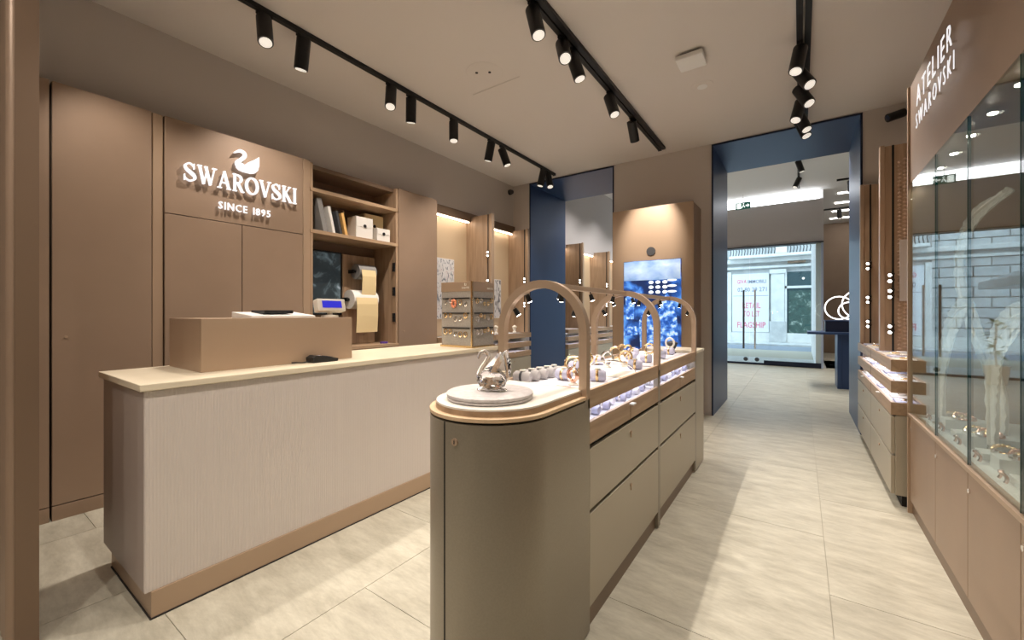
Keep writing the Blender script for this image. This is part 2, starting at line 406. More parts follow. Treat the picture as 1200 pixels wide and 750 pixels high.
# lit raised letters: built stroke by stroke
def ribbon(mb, pts, ws, fn, a, b):
    n = len(pts); L = []; R = []
    for i, p in enumerate(pts):
        q0 = pts[max(0,i-1)]; q1 = pts[min(n-1,i+1)]
        dx, dy = q1[0]-q0[0], q1[1]-q0[1]; l = math.hypot(dx, dy) or 1
        w_ = ws[i] if isinstance(ws, (list, tuple)) else ws
        L.append((p[0]-dy/l*w_/2, p[1]+dx/l*w_/2)); R.append((p[0]+dy/l*w_/2, p[1]-dx/l*w_/2))
    for i in range(n-1): mb.prism([L[i], L[i+1], R[i+1], R[i]], fn, a, b)
def crom(P, k=6):
    out = []
    for i in range(len(P)-1):
        p0 = P[max(0,i-1)]; p1 = P[i]; p2 = P[i+1]; p3 = P[min(len(P)-1,i+2)]
        for j in range(k):
            t_ = j/k
            out.append(tuple(.5*((2*p1[d]) + (-p0[d]+p2[d])*t_ + (2*p0[d]-5*p1[d]+4*p2[d]-p3[d])*t_*t_ + (-p0[d]+3*p1[d]-3*p2[d]+p3[d])*t_**3) for d in range(len(p1))))
    out.append(tuple(P[-1])); return out
def glyph(ch, mb, fn, a, b):
    """serif capital drawn in a box of height 1; returns its width"""
    T, N = .145, .065
    def bar(p, q, wd): ribbon(mb, [p, q], wd, fn, a, b)
    def serif(x, y, h=.14): mb.prism([(x-h,y),(x+h,y),(x+h,y+.055),(x-h,y+.055)], fn, a, b)
    if ch == 'S':
        P = crom([(.62,.70,.05),(.60,.84,.07),(.36,.965,.075),(.10,.80,.13),(.20,.61,.17),(.42,.49,.19),(.64,.34,.18),(.66,.17,.13),(.36,.035,.08),(.10,.15,.07),(.06,.32,.05)])
        ribbon(mb, [(p[0],p[1]) for p in P], [p[2] for p in P], fn, a, b)
        mb.prism([(.60,.68),(.655,.68),(.655,.98),(.60,.98)], fn, a, b); mb.prism([(.035,.02),(.09,.02),(.09,.34),(.035,.34)], fn, a, b); return .76
    if ch == 'W':
        bar((.16,.97),(.42,.02),T); bar((.42,.02),(.63,.85),N); bar((.56,.97),(.84,.02),T); bar((.84,.02),(1.10,.97),N)
        serif(.16,.945); serif(.56,.945,.1); serif(1.10,.945); return 1.24
    if ch == 'A':
        bar((.14,.03),(.45,.99),N); bar((.44,.99),(.76,.03),T); mb.prism([(.24,.30),(.64,.30),(.64,.37),(.24,.37)], fn, a, b); serif(.14,0); serif(.76,0); return .92
    if ch == 'R':
        bar((.20,.02),(.20,.98),T)
        P = crom([(.20,.945,.07),(.42,.945,.08),(.62,.85,.14),(.64,.68,.16),(.50,.53,.10),(.24,.50,.07)])
        ribbon(mb, [(p[0],p[1]) for p in P], [p[2] for p in P], fn, a, b)
        bar((.40,.52),(.72,.03),.15); serif(.20,0); serif(.16,.945,.1); serif(.76,0,.10); return .88
    if ch == 'O':
        P = []
        for i in range(33):
            t_ = 2*PI*i/32; P.append((.5+.40*math.cos(t_), .5+.465*math.sin(t_), .08+.10*abs(math.cos(t_))))
        ribbon(mb, [(p[0],p[1]) for p in P], [p[2] for p in P], fn, a, b); return 1.0
    if ch == 'V':
        bar((.14,.97),(.46,.02),T); bar((.46,.02),(.76,.97),N); serif(.14,.945); serif(.76,.945); return .90
    if ch == 'K':
        bar((.20,.02),(.20,.98),T); bar((.26,.46),(.66,.96),N); bar((.34,.56),(.74,.03),T); serif(.20,0); serif(.20,.945); serif(.66,.945,.1); serif(.76,0,.1); return .88
    if ch == 'I':
        bar((.18,.02),(.18,.98),T); serif(.18,0); serif(.18,.945); return .36
def text_mesh(txt, size, fn, a, b, bold=0.0, space=1.0):
    """sans lettering from the built-in face; fn maps 2D to the wall"""
    cu = bpy.data.curves.new('t', 'FONT'); cu.body = txt; cu.size = size; cu.offset = bold; cu.space_character = space; cu.resolution_u = 2
    cu.extrude = .5
    o = bpy.data.objects.new('t', cu); C.objects.link(o)
    dg = bpy.context.evaluated_depsgraph_get(); me = bpy.data.meshes.new_from_object(o.evaluated_get(dg))
    vs = [v.co.copy() for v in me.vertices]; fs = [tuple(p.vertices) for p in me.polygons]
    bpy.data.objects.remove(o); bpy.data.meshes.remove(me); bpy.data.curves.remove(cu)
    wd = max(v.x for v in vs); mb = MB()
    mb.add([fn((v.x, v.y), a if v.z < 0 else b) for v in vs], fs)
    return mb, wd
sg = thing('wall_sign', 'white lit raised lettering with a swan emblem on the brown header', 'sign', (XF+.04, 1.54, 2.13))
word = 'SWAROVSKI'; cap = .142
wid = [glyph(c, MB(), lambda p, t: (0, p[0], p[1]), 0, 1) for c in word]; gap = .045
tot = sum(wid) + gap*(len(word)-1); sy = (1.966-1.118)/(tot*cap)
x = 0
for c, wd in zip(word, wid):
    mb = MB(); x0 = x
    glyph(c, mb, lambda p, t: (XF + t, 1.118 + (x0 + p[0])*cap*sy, 2.298 + p[1]*cap), .022, .044)
    build('letter', mb, M['sign'], sg); x += wd + gap
for word2, ya, yb in (('SINCE', 1.345, 1.555), ('1895', 1.588, 1.739)):
    x = 0; chars = []
    for c in word2:
        mb, wd = text_mesh(c, .083, lambda p, t: (XF + t, p[0], p[1]), .022, .036, bold=.0008)
        chars.append((mb, x)); x += wd + .011
    k = (yb-ya) / (x-.011)
    for mb, x0 in chars:
        mb.v = [(v[0], ya + (x0 + v[1])*k, 2.135 + v[2]) for v in mb.v]
        build('letter', mb, M['sign'], sg)
em = MB(); efn = lambda p, t: (XF + t, 1.458 + p[0]*.185, 2.472 + p[1]*.172)
body = [(.05,.30),(.08,.12),(.18,.03),(.34,0),(.66,0),(.82,.06),(.94,.22),(1.0,.48),(1.0,.90),(.80,.70),(.56,.52),(.36,.40),(.30,.36),(.34,.46),(.20,.40)]
em.prism([(.05,.30),(.08,.12),(.18,.03),(.34,0),(.5,.0),(.40,.33),(.33,.38),(.16,.42)], efn, .022, .044)
em.prism([(.34,0),(.66,0),(.82,.06),(.94,.22),(1.0,.48),(1.0,.92),(.80,.72),(.56,.53),(.36,.30)], efn, .022, .044)
P = crom([(-.02,.80,.04),(.08,.88,.09),(.22,.965,.13),(.38,.92,.13),(.40,.76,.15),(.28,.58,.16),(.12,.40,.17),(.10,.22,.12)])
ribbon(em, [(p[0],p[1]) for p in P], [p[2] for p in P], efn, .022, .044)
build('emblem', em, M['sign'], sg)
mb = MB()
for yy in (1.2, 1.5, 1.8): mb.cyl((XF+.001, yy, 2.37), (XF+.024, yy, 2.37), .006, n=8)
build('stud', mb, M['silver'], sg)

# ---- items in the shelf unit
def on_shelf_book(y, zb, hgt, th, dep, m, lab, lean):
    o = build('folder', MB().box(-dep/2, dep/2, -th/2, th/2, 0, hgt), m, bevel=.003)
    o.location = (-4.0, y, zb + abs(math.sin(lean))*th/2); o.rotation_euler = (lean, 0, 0)
    tag(o, lab, 'folder', 'folders leaning on the upper oak shelf')
for y_, h_, th_, m_, lab in ((2.30,.33,.05,M['paperG'],'thick dark grey catalogue leaning at the start of the upper shelf'),
                        (2.39,.27,.03,M['paperW'],'pale catalogue leaning in the upper shelf row beside the dark grey one'),
                        (2.47,.24,.025,M['darkgrey'],'slim black folder leaning between pale and orange ones on the shelf'),
                        (2.53,.23,.03,M['orange'],'orange folder leaning at the end of the shelf row')):
    on_shelf_book(y_, 2.106, h_, th_, .26, m_, lab, .22)
def gift_box(y0, y1, z0, z1, x0, x1, m, lab):
    t = thing('gift_box', lab, 'box', ((x0+x1)/2, (y0+y1)/2, z0), 'gift boxes on the upper oak shelf')
    build('carton', box(x0, x1, y0, y1, z0, z1), m, t, bevel=.003)
    build('lid_flap', box(x1, x1+.004, y0+.003, y1-.003, z0+(z1-z0)*.55, z1-.004), m, t)
    build('seal', MB().cyl((x1+.004, (y0+y1)/2, z0+(z1-z0)*.6), (x1+.010, (y0+y1)/2, z0+(z1-z0)*.6), .018, n=12), M['black'], t)
gift_box(2.66, 2.87, 2.106, 2.345, -4.06, -3.90, M['paperW'], 'white gift box with a dark round seal, beside a smaller white box')
gift_box(2.905, 3.08, 2.106, 2.255, -3.98, -3.87, M['paperW'], 'small white gift box standing before a beige carton on the shelf')
gift_box(2.86, 3.11, 2.106, 2.43, -4.15, -4.03, M['paperY'], 'beige carton standing behind the small white gift box')
# monitor
t = thing('monitor', 'flat dark screen mounted low in the oak shelf unit', 'screen', (-4.1, 2.42, 1.40))
build('housing', box(-4.20, -4.10, 2.16, 2.62, 1.28, 1.96), M['black'], t, bevel=.004)
build('screen', box(-4.10, -4.097, 2.18, 2.60, 1.30, 1.94), print_mat('monitor_reflection', [(0,(.01,.012,.015,1)),(.52,(.02,.03,.035,1)),(.66,(.10,.14,.16,1)),(.8,(.35,.40,.45,1))], 7, .5, dist=1), t)  # blurred reflection painted as faintly glowing blotches on the dark screen
build('bracket', box(XL+.0215, -4.20, 2.30, 2.48, 1.5, 1.7), M['black'], t)
# paper roll dispenser
t = thing('paper_dispenser', 'wooden wrapping paper holder with two hanging rolls in the shelf unit', 'dispenser', (-4.05, 2.85, .956))
build('backboard', box(-4.16, -4.12, 2.64, 3.06, .956, 1.95), M['oak_v'], t, bevel=.003)
def roll(ya, yb, z, r, m, drop):
    rr = build('paper_roll', MB().cyl((-4.03, ya, z), (-4.03, yb, z), r, n=20), m, t, smooth=40)
    build('spindle', MB().cyl((-4.03, ya-.03, z), (-4.03, yb+.03, z), .014, n=10).box(-4.12, -4.02, ya-.03, ya-.018, z-.02, z+.02).box(-4.12,-4.02, yb+.018, yb+.03, z-.02, z+.02), M['black'], rr)
    mb = MB(); x0 = -4.03 + r*.98
    prof = [(x0, z+.02), (x0+.014, z-.05), (x0+.012, z-drop*.5), (x0, z-drop)]
    pl = [(p[0]+.003, p[1]) for p in prof] + [(p[0], p[1]) for p in prof[::-1]]
    mb.prism(pl, lambda p, s_: (p[0], s_, p[1]), ya+.02, yb-.02)
    build('paper_sheet', mb, M['paperY'], t)
    return rr
roll(2.74, 2.96, 1.76, .085, M['paperG'], .30)
roll(2.66, 2.97, 1.45, .105, M['paperW'], .36)
tag(build('tape_roll', MB().lathe([(.03,0),(.045,0),(.045,.02),(.03,.02)], (-3.9, 3.02, .956), 18), mat('purple_tape', (.10,.05,.30,1), .4), smooth=40), 'small purple tape roll lying on the oak ledge', 'tape')

# ---- wall displays (fins, lit back panels and tray cabinets), left wall of both rooms
def spot_pair(parent, x, y, z, d, dz=.05):
    for s in (1, -1):
        mb = MB().cyl((x, y, z+s*dz/2), (x+d[0]*.05, y+d[1]*.05, z+s*dz/2-.012), .013, .016, n=10)
        o = build('mini_spot', mb, M['black'], parent, smooth=40)
        build('lens', MB().cyl((x+d[0]*.0505, y+d[1]*.0505, z+s*dz/2-.0122), (x+d[0]*.053, y+d[1]*.053, z+s*dz/2-.013), .012, n=10), M['lampsmall'], o)
def fin(x0, x1, y, zb, zt, lab, d, zs, grp, lattice=False, front=1):
    t = thing('display_fin', lab, 'display fin', ((x0+x1)/2, y+.02, zb), grp)
    xa, xb = (x0, x1)
    build('board', box(xa, xb, y, y+.04, zb, zt), M['oak_v'], t, bevel=.003)
    xe = xb if front > 0 else xa
    build('edge_post', box(min(xe, xe+front*.03), max(xe, xe+front*.03), y-.008, y+.055, zb, zt+.008), M['bronze'], t, bevel=.003)
    xg = xe - front*.045
    build('light_rail', box(min(xg,xg+.014), max(xg,xg+.014), y-.006, y, zb, zt), M['black'], t)
    if lattice:
        l0, l1 = (xg+.03, xb-.004) if front < 0 else (xa+.004, xg-.02)
        mb = MB(); n = int((zt-.12-zb)/.032); mc = max(2, int((l1-l0)/.032))
        for i in range(n):
            for j in range(mc):
                cx = l0 + (j+.5)*(l1-l0)/mc; cz = zb+.02 + i*.032 + (.016 if j%2 else 0)
                hw = (l1-l0)/mc*.46
                mb.add([(cx-hw,y-.001,cz),(cx,y-.001,cz-.014),(cx+hw,y-.001,cz),(cx,y-.001,cz+.014),(cx,y-.010,cz)], [(0,1,4),(1,2,4),(2,3,4),(3,0,4)])
        o = build('faceted_relief', mb, M['lattice'], t); o['kind'] = 'stuff'
    for z in zs: spot_pair(t, xg+.007, y-.006, z, d)
    return t
def tray_cabinet(xf, depth, s, y0, y1, bays, lab, near_end=True):
    """s=+1 faces +X, s=-1 faces -X"""
    X = lambda a, b: (min(xf - s*a, xf - s*b), max(xf - s*a, xf - s*b))     # distances behind the front plane
    t = thing('tray_cabinet', lab, 'cabinet', (xf - s*depth/2, (y0+y1)/2, 0))
    build('plinth', box(*X(.06, depth), y0+.04, y1, 0, .08), M['dark'], t)
    build('carcass', box(*X(.022, depth), y0, y1, .08, .612), M['drawer'], t, bevel=.003)
    bl = (y1-y0)/bays
    for k in range(bays):
        a, b = y0 + k*bl, y0 + (k+1)*bl
        for z0, z1 in ((.085, .341), (.355, .603)):
            d = build('drawer', box(*X(0, .021), a+.006, b-.006, z0, z1), M['drawer'], t, bevel=.003)
            build('lock', MB().cyl((xf-s*.002, (a+b)/2, z1-.05), (xf+s*.006, (a+b)/2, z1-.05), .010, n=10), M['bronze'], d)
    # three open trays in oak
    for z0, z1 in ((.617, .70), (.765, .845), (.91, .987)):
        tr = build('tray', MB().box(*X(0, .018), y0, y1, z0, z1).box(*X(.018, depth), y0, y0+.018, z0, z1).box(*X(.018, depth), y1-.018, y1, z0, z1).box(*X(.018, depth), y0+.018, y1-.018, z0, z0+.012), M['oak'], t)
        build('lining', box(*X(.02, depth-.002), y0+.02, y1-.02, z0+.012, z1-.012), M['lav'], tr)
        for k in range(1, bays): build('divider', box(*X(-.0015, .018), y0+k*bl-.004, y0+k*bl+.004, z0, z1), M['brown_dark'], tr)
        if z0 < .9: build('led_strip', box(*X(.05, .07), y0+.03, y1-.03, z1+.062, z1+.066), M['ledcool'], tr)
        if z0 < .7: 
            for k in range(bays): build('pull_tab', box(*X(-.02, 0), y0+(k+.5)*bl-.02, y0+(k+.5)*bl+.02, z1-.012, z1-.006), M['whiteplastic'], tr)
    build('back_board', box(*X(depth-.012, depth), y0, y1, .612, .985), M['drawer'], t)
    for yy in (y1-.02,):
        build('support', box(*X(.10, depth-.02), yy, yy+.018, .612, .93), M['drawer'], t)
    return t
def rolls_in(xc, y0, y1, z, n, lab, grp, jitter=.02, rlen=.07, rr=.02, along='x'):
    for k in range(n):
        y = y0 + (k+.5)*(y1-y0)/n + random.uniform(-jitter, jitter)
        jewel_roll((xc + random.uniform(-.02,.02), y, z), rr, rlen, random.choice([M['lilac'], M['lilac'], M['lav']]), lab, grp, random.uniform(-.2,.2))
_proto = {}
def jewel_roll(loc, r, ln, m, lab, grp, rz=0, band=None):
    key = (r, ln, m.name, band.name if band else '')
    if key not in _proto:
        t = thing('watch_cushion', lab, 'cushion', (0,0,0), grp)
        prof = [(.001,-ln/2),(r*.75,-ln/2),(r,-ln/2+r*.35),(r,ln/2-r*.35),(r*.75,ln/2),(.001,ln/2)]
        mb = MB().lathe(prof, (0,0,0), 16); mb.xf(Matrix.Translation((0,0,r)) @ Matrix.Rotation(PI/2, 4, 'Y'))
        build('cushion', mb, m, t, smooth=50, local=True)
        b = MB().tube([(0, math.cos(a)*(r+.002), r+math.sin(a)*(r+.002)) for a in [2*PI*i/20 for i in range(20)]], .003, 6, True)
        b.v = [(v[0]*2.2, v[1], v[2]) for v in b.v]
        b.v = [(v[0], v[1], max(v[2], .0005)) for v in b.v]
        st = build('strap', b, band or M['silver'], t, smooth=60, local=True)
        build('dial', MB().cyl((0,0,2*r+.001), (0,0,2*r+.006), r*.55, n=14), M['white'], t, smooth=40, local=True)
        _proto[key] = t; o = t
    else:
        o = copy_tree(_proto[key])
    o.location = loc; o.rotation_euler = (0,0,rz); tag(o, lab, 'cushion', grp)
    return o

# left display bay in this room
struct('wall_left_panel', box(XL, -4.06, 3.79, YB, .0, 2.64), M['goldpanel'])
struct('trim_5', box(XL, -3.965, 3.79, YB, 2.64, 2.76), M['brown_dark'])
def led_line(y0, y1, lab, x=-3.992, z=2.62):
    tag(build('led_strip', box(x-.008, x+.012, y0, y1, z, z+.014), M['ledwarm']), lab, 'light strip')
led_line(3.80, 4.59, 'warm light strip above the picture next to the tall cupboard')
led_line(4.68, 5.70, 'warm light strip above the picture beside the blue portal')
fin(-4.06, -3.61, 4.62, .99, 2.71, 'oak display fin with tiny spotlights between two lit wall pictures', (.5,-.8), (2.15, 1.75), 'oak display fins')
fin(-4.06, -3.69, 5.69, .99, 2.68, 'oak display fin with tiny spotlights against the blue portal', (.5,-.8), (1.85, 1.45), 'oak display fins')
pm = print_mat('jewel_picture', [(0,(.05,.06,.09,1)),(.41,(.22,.26,.32,1)),(.46,(.74,.75,.78,1)),(.60,(.80,.81,.83,1)),(.68,(.45,.25,.30,1)),(.74,(.25,.45,.62,1))], 11, 0, (1,1.6,.8), 1.5)
pm2 = print_mat('jewel_picture_b', [(0,(.05,.06,.07,1)),(.43,(.20,.22,.26,1)),(.48,(.74,.75,.78,1)),(1,(.80,.81,.83,1))], 10, 0, (1,1.8,.7), 1.5, seed=3)
def picture(y0, y1, z0, z1, m, lab, x=-4.06):
    t = thing('wall_picture', lab, 'picture', (x+.01, (y0+y1)/2, z0))
    build('board', box(x+.001, x+.018, y0, y1, z0, z1), M['white_paint'], t, bevel=.002)
    build('print', box(x+.018, x+.020, y0+.012, y1-.012, z0+.012, z1-.012), m, t)
picture(3.86, 4.34, 1.22, 2.06, pm, 'white picture of coloured jewels beside the tall brown cupboard')
picture(4.78, 5.16, 1.22, 2.02, pm2, 'tall white picture of silver jewels between the oak fins')
picture(5.20, 5.46, 1.22, 1.85, pm2, 'narrow white jewel picture next to the blue portal')
tray_cabinet(-3.62, .43, 1, 3.80, 5.72, 2, 'greige drawer cabinet with lit oak trays left of the blue portal')
for k, (yy, hh) in enumerate(((3.95,.16),(4.25,.12),(4.85,.2),(5.0,.13),(5.25,.17),(5.5,.12))):
    t = thing('jewellery_bust', 'small white jewellery bust, %s from the tall cupboard on the left cabinet' % ORD[k], 'bust', (-3.8, yy, .987), 'jewellery busts on left wall cabinet')
    build('torso', MB().lathe([(.03,0),(.045,.01),(.02,.03),(.035,hh*.5),(.055,hh*.8),(.02,hh*.93),(.018,hh)], (-3.8,yy,.987), 14, .6, 1), M['white'], t, smooth=50)
    build('necklace', MB().tube([(-3.8+.034*math.cos(a)+.012, yy+.045*math.sin(a), .987+hh*.78-.03*math.cos(a)) for a in [2*PI*i/16 for i in range(16)]], .003, 6, True), M['gold'], t)

# left display bays in the next room, seen through the left portal
struct('wall_left_panel_next_room', box(XL, -4.06, YB2, YS-.15, 0, 2.64), M['goldpanel'])
struct('wall_left_upper_next_room', box(XL, -3.965, YB2, YS-.15, 2.64, ZC2), M['grey_paint'])
fy = [7.60, 9.0, 10.4, 11.5]
led_line(7.0, fy[0]-.02, 'warm light strip in the next room before the first fin')
for k, y_ in enumerate(fy):
    fin(-4.06, -3.61, y_, .99, 2.71, 'oak display fin with spotlights, %s beyond the left blue portal' % ORD[k], (.5,-.8), (1.95, 1.5), 'oak display fins in the next room')
    y_n = fy[k+1] if k+1 < len(fy) else 11.8
    led_line(y_+.06, y_n-.02, 'warm light strip after the %s oak fin beyond the left portal' % ORD[k])
    picture(y_+.15, y_+.55, 1.2, 1.95, pm2 if k % 2 else pm, 'white jewel picture after the %s oak fin beyond the left portal' % ORD[k]); 
tray_cabinet(-3.62, .43, 1, 7.05, 9.35, 2, 'drawer cabinet with oak trays seen through the left blue portal')
tray_cabinet(-3.62, .43, 1, 9.40, 11.7, 2, 'farther drawer cabinet with oak trays towards the street window')

# ================================================================== COUNTER
ct = thing('service_counter', 'long white ribbed service counter with cream worktop', 'counter', (-2.61, 1.78, 0))
cy0, cy1, cx0, cx1 = .535, 3.0, -2.95, -2.268
build('plinth', box(cx0+.05, cx1+.012, cy0+.02, cy1-.02, 0, .115), M['bronze'], ct, bevel=.003)
build('floor_gap', box(cx0+.06, cx1+.016, cy0+.015, cy1-.015, 0, .006), M['dark'], ct)
build('body', box(cx0, cx1-.012, cy0, cy1, .115, .968), M['plain'], ct)
build('front_panel', box(cx1-.012, cx1+.004, cy0, cy1, .115, .968), M['ribbed'], ct, bevel=.002)
build('worktop', box(cx0-.012, cx1+.016, cy0-.018, cy1+.018, .970, 1.0), M['cream'], ct, bevel=.004)
rs = thing('counter_riser', 'brown metal box riser standing on the cream worktop', 'riser', (-2.70, 1.225, 1.0))
build('front_panel', box(-2.48, -2.465, .80, 1.65, 1.0, 1.272), M['bronze'], rs, bevel=.002)
build('side_panel', box(-2.93, -2.48, .80, .815, 1.0, 1.272), M['bronze'], rs, bevel=.002)
build('side_panel', box(-2.93, -2.48, 1.635, 1.65, 1.0, 1.272), M['bronze'], rs, bevel=.002)
build('top_panel', box(-2.93, -2.48, .815, 1.635, 1.258, 1.272), M['bronze'], rs)
# card terminal
p = onz(380, 424, 1.0)
t = thing('card_terminal', 'black card payment terminal lying on the cream worktop', 'terminal', (p.x-.02, p.y, 1.0))
mb = MB().prism([(-.08,0),(.08,0),(.085,.018),(.02,.03),(-.06,.045),(-.085,.03)], lambda q, s_: (p.x-.02+s_, p.y+q[0], 1.0+q[1]), -.04, .04)
build('body', mb, M['black'], t, bevel=.004)
kb = MB()
for i in range(4):
    for j in range(3): kb.box(p.x-.045+j*.022, p.x-.031+j*.022, p.y+.0+i*.018, p.y+.012+i*.018, 1.026, 1.036-i*.0035)
build('keypad', kb, M['darkgrey'], t)
build('screen', MB().box(p.x-.045, p.x+.005, p.y-.055, p.y-.02, 1.0405, 1.0455), M['silver'], t)
build('cable', MB().tube(crom([(p.x-.02,p.y-.08,1.012),(p.x-.02,p.y-.12,1.006),(p.x-.05,p.y-.15,1.006),(p.x-.06,p.y-.17,1.006)]), .004, 6), M['black'], t)
# point-of-sale screen lying flat and customer display
t = thing('tablet_printer', 'low silver point-of-sale printer lying on the brown riser', 'printer', (-2.68, 1.29, 1.272))
mb = MB().prism([(-.13,0),(.13,0),(.13,.014),(-.13,.036)], lambda q, s_: (-2.70+q[0], s_, 1.272+q[1]), 1.075, 1.455)
build('housing', mb, M['whiteplastic'], t, bevel=.003)
build('slot_cover', box(-2.80, -2.62, 1.17, 1.34, 1.298, 1.318), M['black'], t, bevel=.004)
t = thing('customer_display', 'beige customer display with a blue lit screen beside the riser top', 'display', (-2.72, 1.645, 1.272))
build('base', MB().lathe([(.06,0),(.06,.012),(.02,.018),(.016,.04)], (-2.72,1.645,1.272), 18, 1, .9), M['beigeplastic'], t, smooth=50)
hd = MB().box(-.03, .03, -.105, .105, -.045, .045).xf(Matrix.Translation((-2.72,1.645,1.352)) @ Matrix.Rotation(-.25,4,'Y'))
hb = build('housing', hd, M['beigeplastic'], t, bevel=.010)
build('screen', MB().box(.0302, .032, -.072, .072, -.022, .028).xf(Matrix.Translation((-2.72,1.645,1.352)) @ Matrix.Rotation(-.25,4,'Y')), M['lcd'], hb)

# jewellery tower on the counter
tx0, tx1, ty0, ty1 = -2.665, -2.30, 2.69, 3.0
tw = thing('jewellery_tower', 'square grey jewellery tower hung with earrings at the counter end', 'display stand', ((tx0+tx1)/2, (ty0+ty1)/2, 1.0))
build('base', box(tx0-.006, tx1+.006, ty0-.006, ty1+.006, 1.0, 1.018), M['gold'], tw, bevel=.002)
build('core', box(tx0+.004, tx1-.004, ty0+.004, ty1-.004, 1.018, 1.49), M['stand_grey'], tw)
build('header', box(tx0, tx1, ty0, ty1, 1.49, 1.575), M['bronze'], tw, bevel=.002)
build('corner_post', box(tx1-.012, tx1+.003, ty0-.003, ty0+.012, 1.018, 1.575), M['gold'], tw)
mb, wd = text_mesh('SWAROVSKI', .024, lambda q, s_: (q[0], s_, q[1]), 0, 1)
mb.v = [(tx1-.115+v[0]*.085/wd, ty0-.001-(.002 if v[1] > .5 else 0), 1.512+v[2]) for v in mb.v]; build('lettering', mb, M['white'], tw)
mb, wd = text_mesh('SWAROVSKI', .024, lambda q, s_: (q[0], s_, q[1]), 0, 1)
mb.v = [(tx1+.001+(.002 if v[1] > .5 else 0), ty1-.105+v[0]*.085/wd, 1.512+v[2]) for v in mb.v]; build('lettering', mb, M['white'], tw)
swn = MB()
ribbon(swn, [(0,.6),(.3,1),(.45,.8),(.15,.35),(.3,0),(.8,0),(1,.8)], .2, lambda q, s_: (tx1-.085+q[0]*.022, ty0-.001-s_, 1.538+q[1]*.022), 0, .003)
build('emblem', swn, M['white'], tw)
random.seed(3)
for face in (0, 1):
    for k in range(3):
        z = 1.425 - k*.13
        if face == 0: build('hanger_rail', box(tx0+.02, tx1-.03, ty0-.004, ty0+.005, z, z+.010), M['black'], tw)
        else: build('hanger_rail', box(tx1-.005, tx1+.004, ty0+.03, ty1-.015, z, z+.010), M['black'], tw)
        n = 5 if face == 0 else 5
        for i in range(n):
            f = (i+.5)/n; r = random.uniform(.011, .02)
            zz = z - random.uniform(.012,.05)
            a0 = random.uniform(0, 6)
            pts = [(r*math.cos(a), r*math.sin(a)*1.2) for a in [2*PI*j/12 for j in range(12)]]
            if face == 0: P3 = [(tx0+.03+f*(tx1-tx0-.07)+q[0], ty0-.006, zz+q[1]) for q in pts]
            else: P3 = [(tx1+.006, ty0+.04+f*(ty1-ty0-.06)+q[0], zz+q[1]) for q in pts]
            build('earring', MB().tube(P3, .0042, 5, True), M['gold'] if random.random() < .6 else M['silver'], tw)
brooch = MB()
for i in range(8): 
    a = 2*PI*i/8; brooch.sphere((tx0+.16+.022*math.cos(a), ty0-.008, 1.385+.03*math.sin(a)), .012, 6)
build('coral_pendant', brooch, mat('coral', (.85,.32,.18,1), .3), tw)

# ================================================================== DISPLAY ISLAND
IX0, IX1 = -1.16, -.70; ICX = (IX0+IX1)/2; IR = .23; IYC = 1.21
HY = [1.53, 2.555, 3.62]; IEND = 3.95
isl = thing('display_island', 'long greige jewellery island with a rounded end, oak trays and three hoops', 'display counter', (ICX, 2.4, 0))
def stad(r, y1, n=28):
    """plan outline: round near end, square far end"""
    P = [(ICX + r*math.cos(PI + PI*i/n), IYC + r*math.sin(PI + PI*i/n)) for i in range(n+1)]
    return P + [(ICX + r, y1), (ICX - r, y1)]
def slab(r, y1, z0, z1): return MB().prism(stad(r, y1), lambda q, s_: (q[0], q[1], s_), z0, z1)
build('plinth', slab(IR-.02, IEND-.02, 0, .10), M['brown_dark'], isl)
rb = build('rounded_cabinet', slab(IR, HY[0]-.02, .012, .945), M['greige'], isl, smooth=40)
# door seams of the rounded cabinet
for ang in (math.radians(263.3),):
    sx, sy_ = ICX + IR*math.cos(ang), IYC + IR*math.sin(ang)
    build('seam', MB().cyl((sx, sy_, .012), (sx, sy_, .945), .0028, n=6), M['dark'], rb)
ang = math.radians(275); sx, sy_ = ICX + IR*math.cos(ang), IYC + IR*math.sin(ang); nx, ny = math.cos(ang), math.sin(ang)
lk = build('lock', MB().cyl((sx-nx*.002, sy_-ny*.002, .886), (sx+nx*.005, sy_+ny*.005, .886), .012, n=16), M['bronze'], rb, smooth=40)
build('keyhole', MB().box(-.0015,.0015,-.006,.006,0,.001).xf(Matrix.Translation((sx+nx*.0055, sy_+ny*.0055, .886)) @ Vector((nx,ny,0)).to_track_quat('Z','Y').to_matrix().to_4x4()), M['black'], lk)
build('shadow_gap', slab(IR-.012, HY[0]-.02, .945, .953), M['dark'], isl)
build('rim', slab(IR+.002, HY[0]-.005, .953, .966), M['oak_light'], isl, bevel=.002)
build('neck', slab(IR-.020, HY[0]-.005, .966, .984), M['oak'], isl, smooth=40)
build('rounded_top', slab(IR-.022, HY[0]+.03, .984, .990), M['white'], isl, smooth=40)
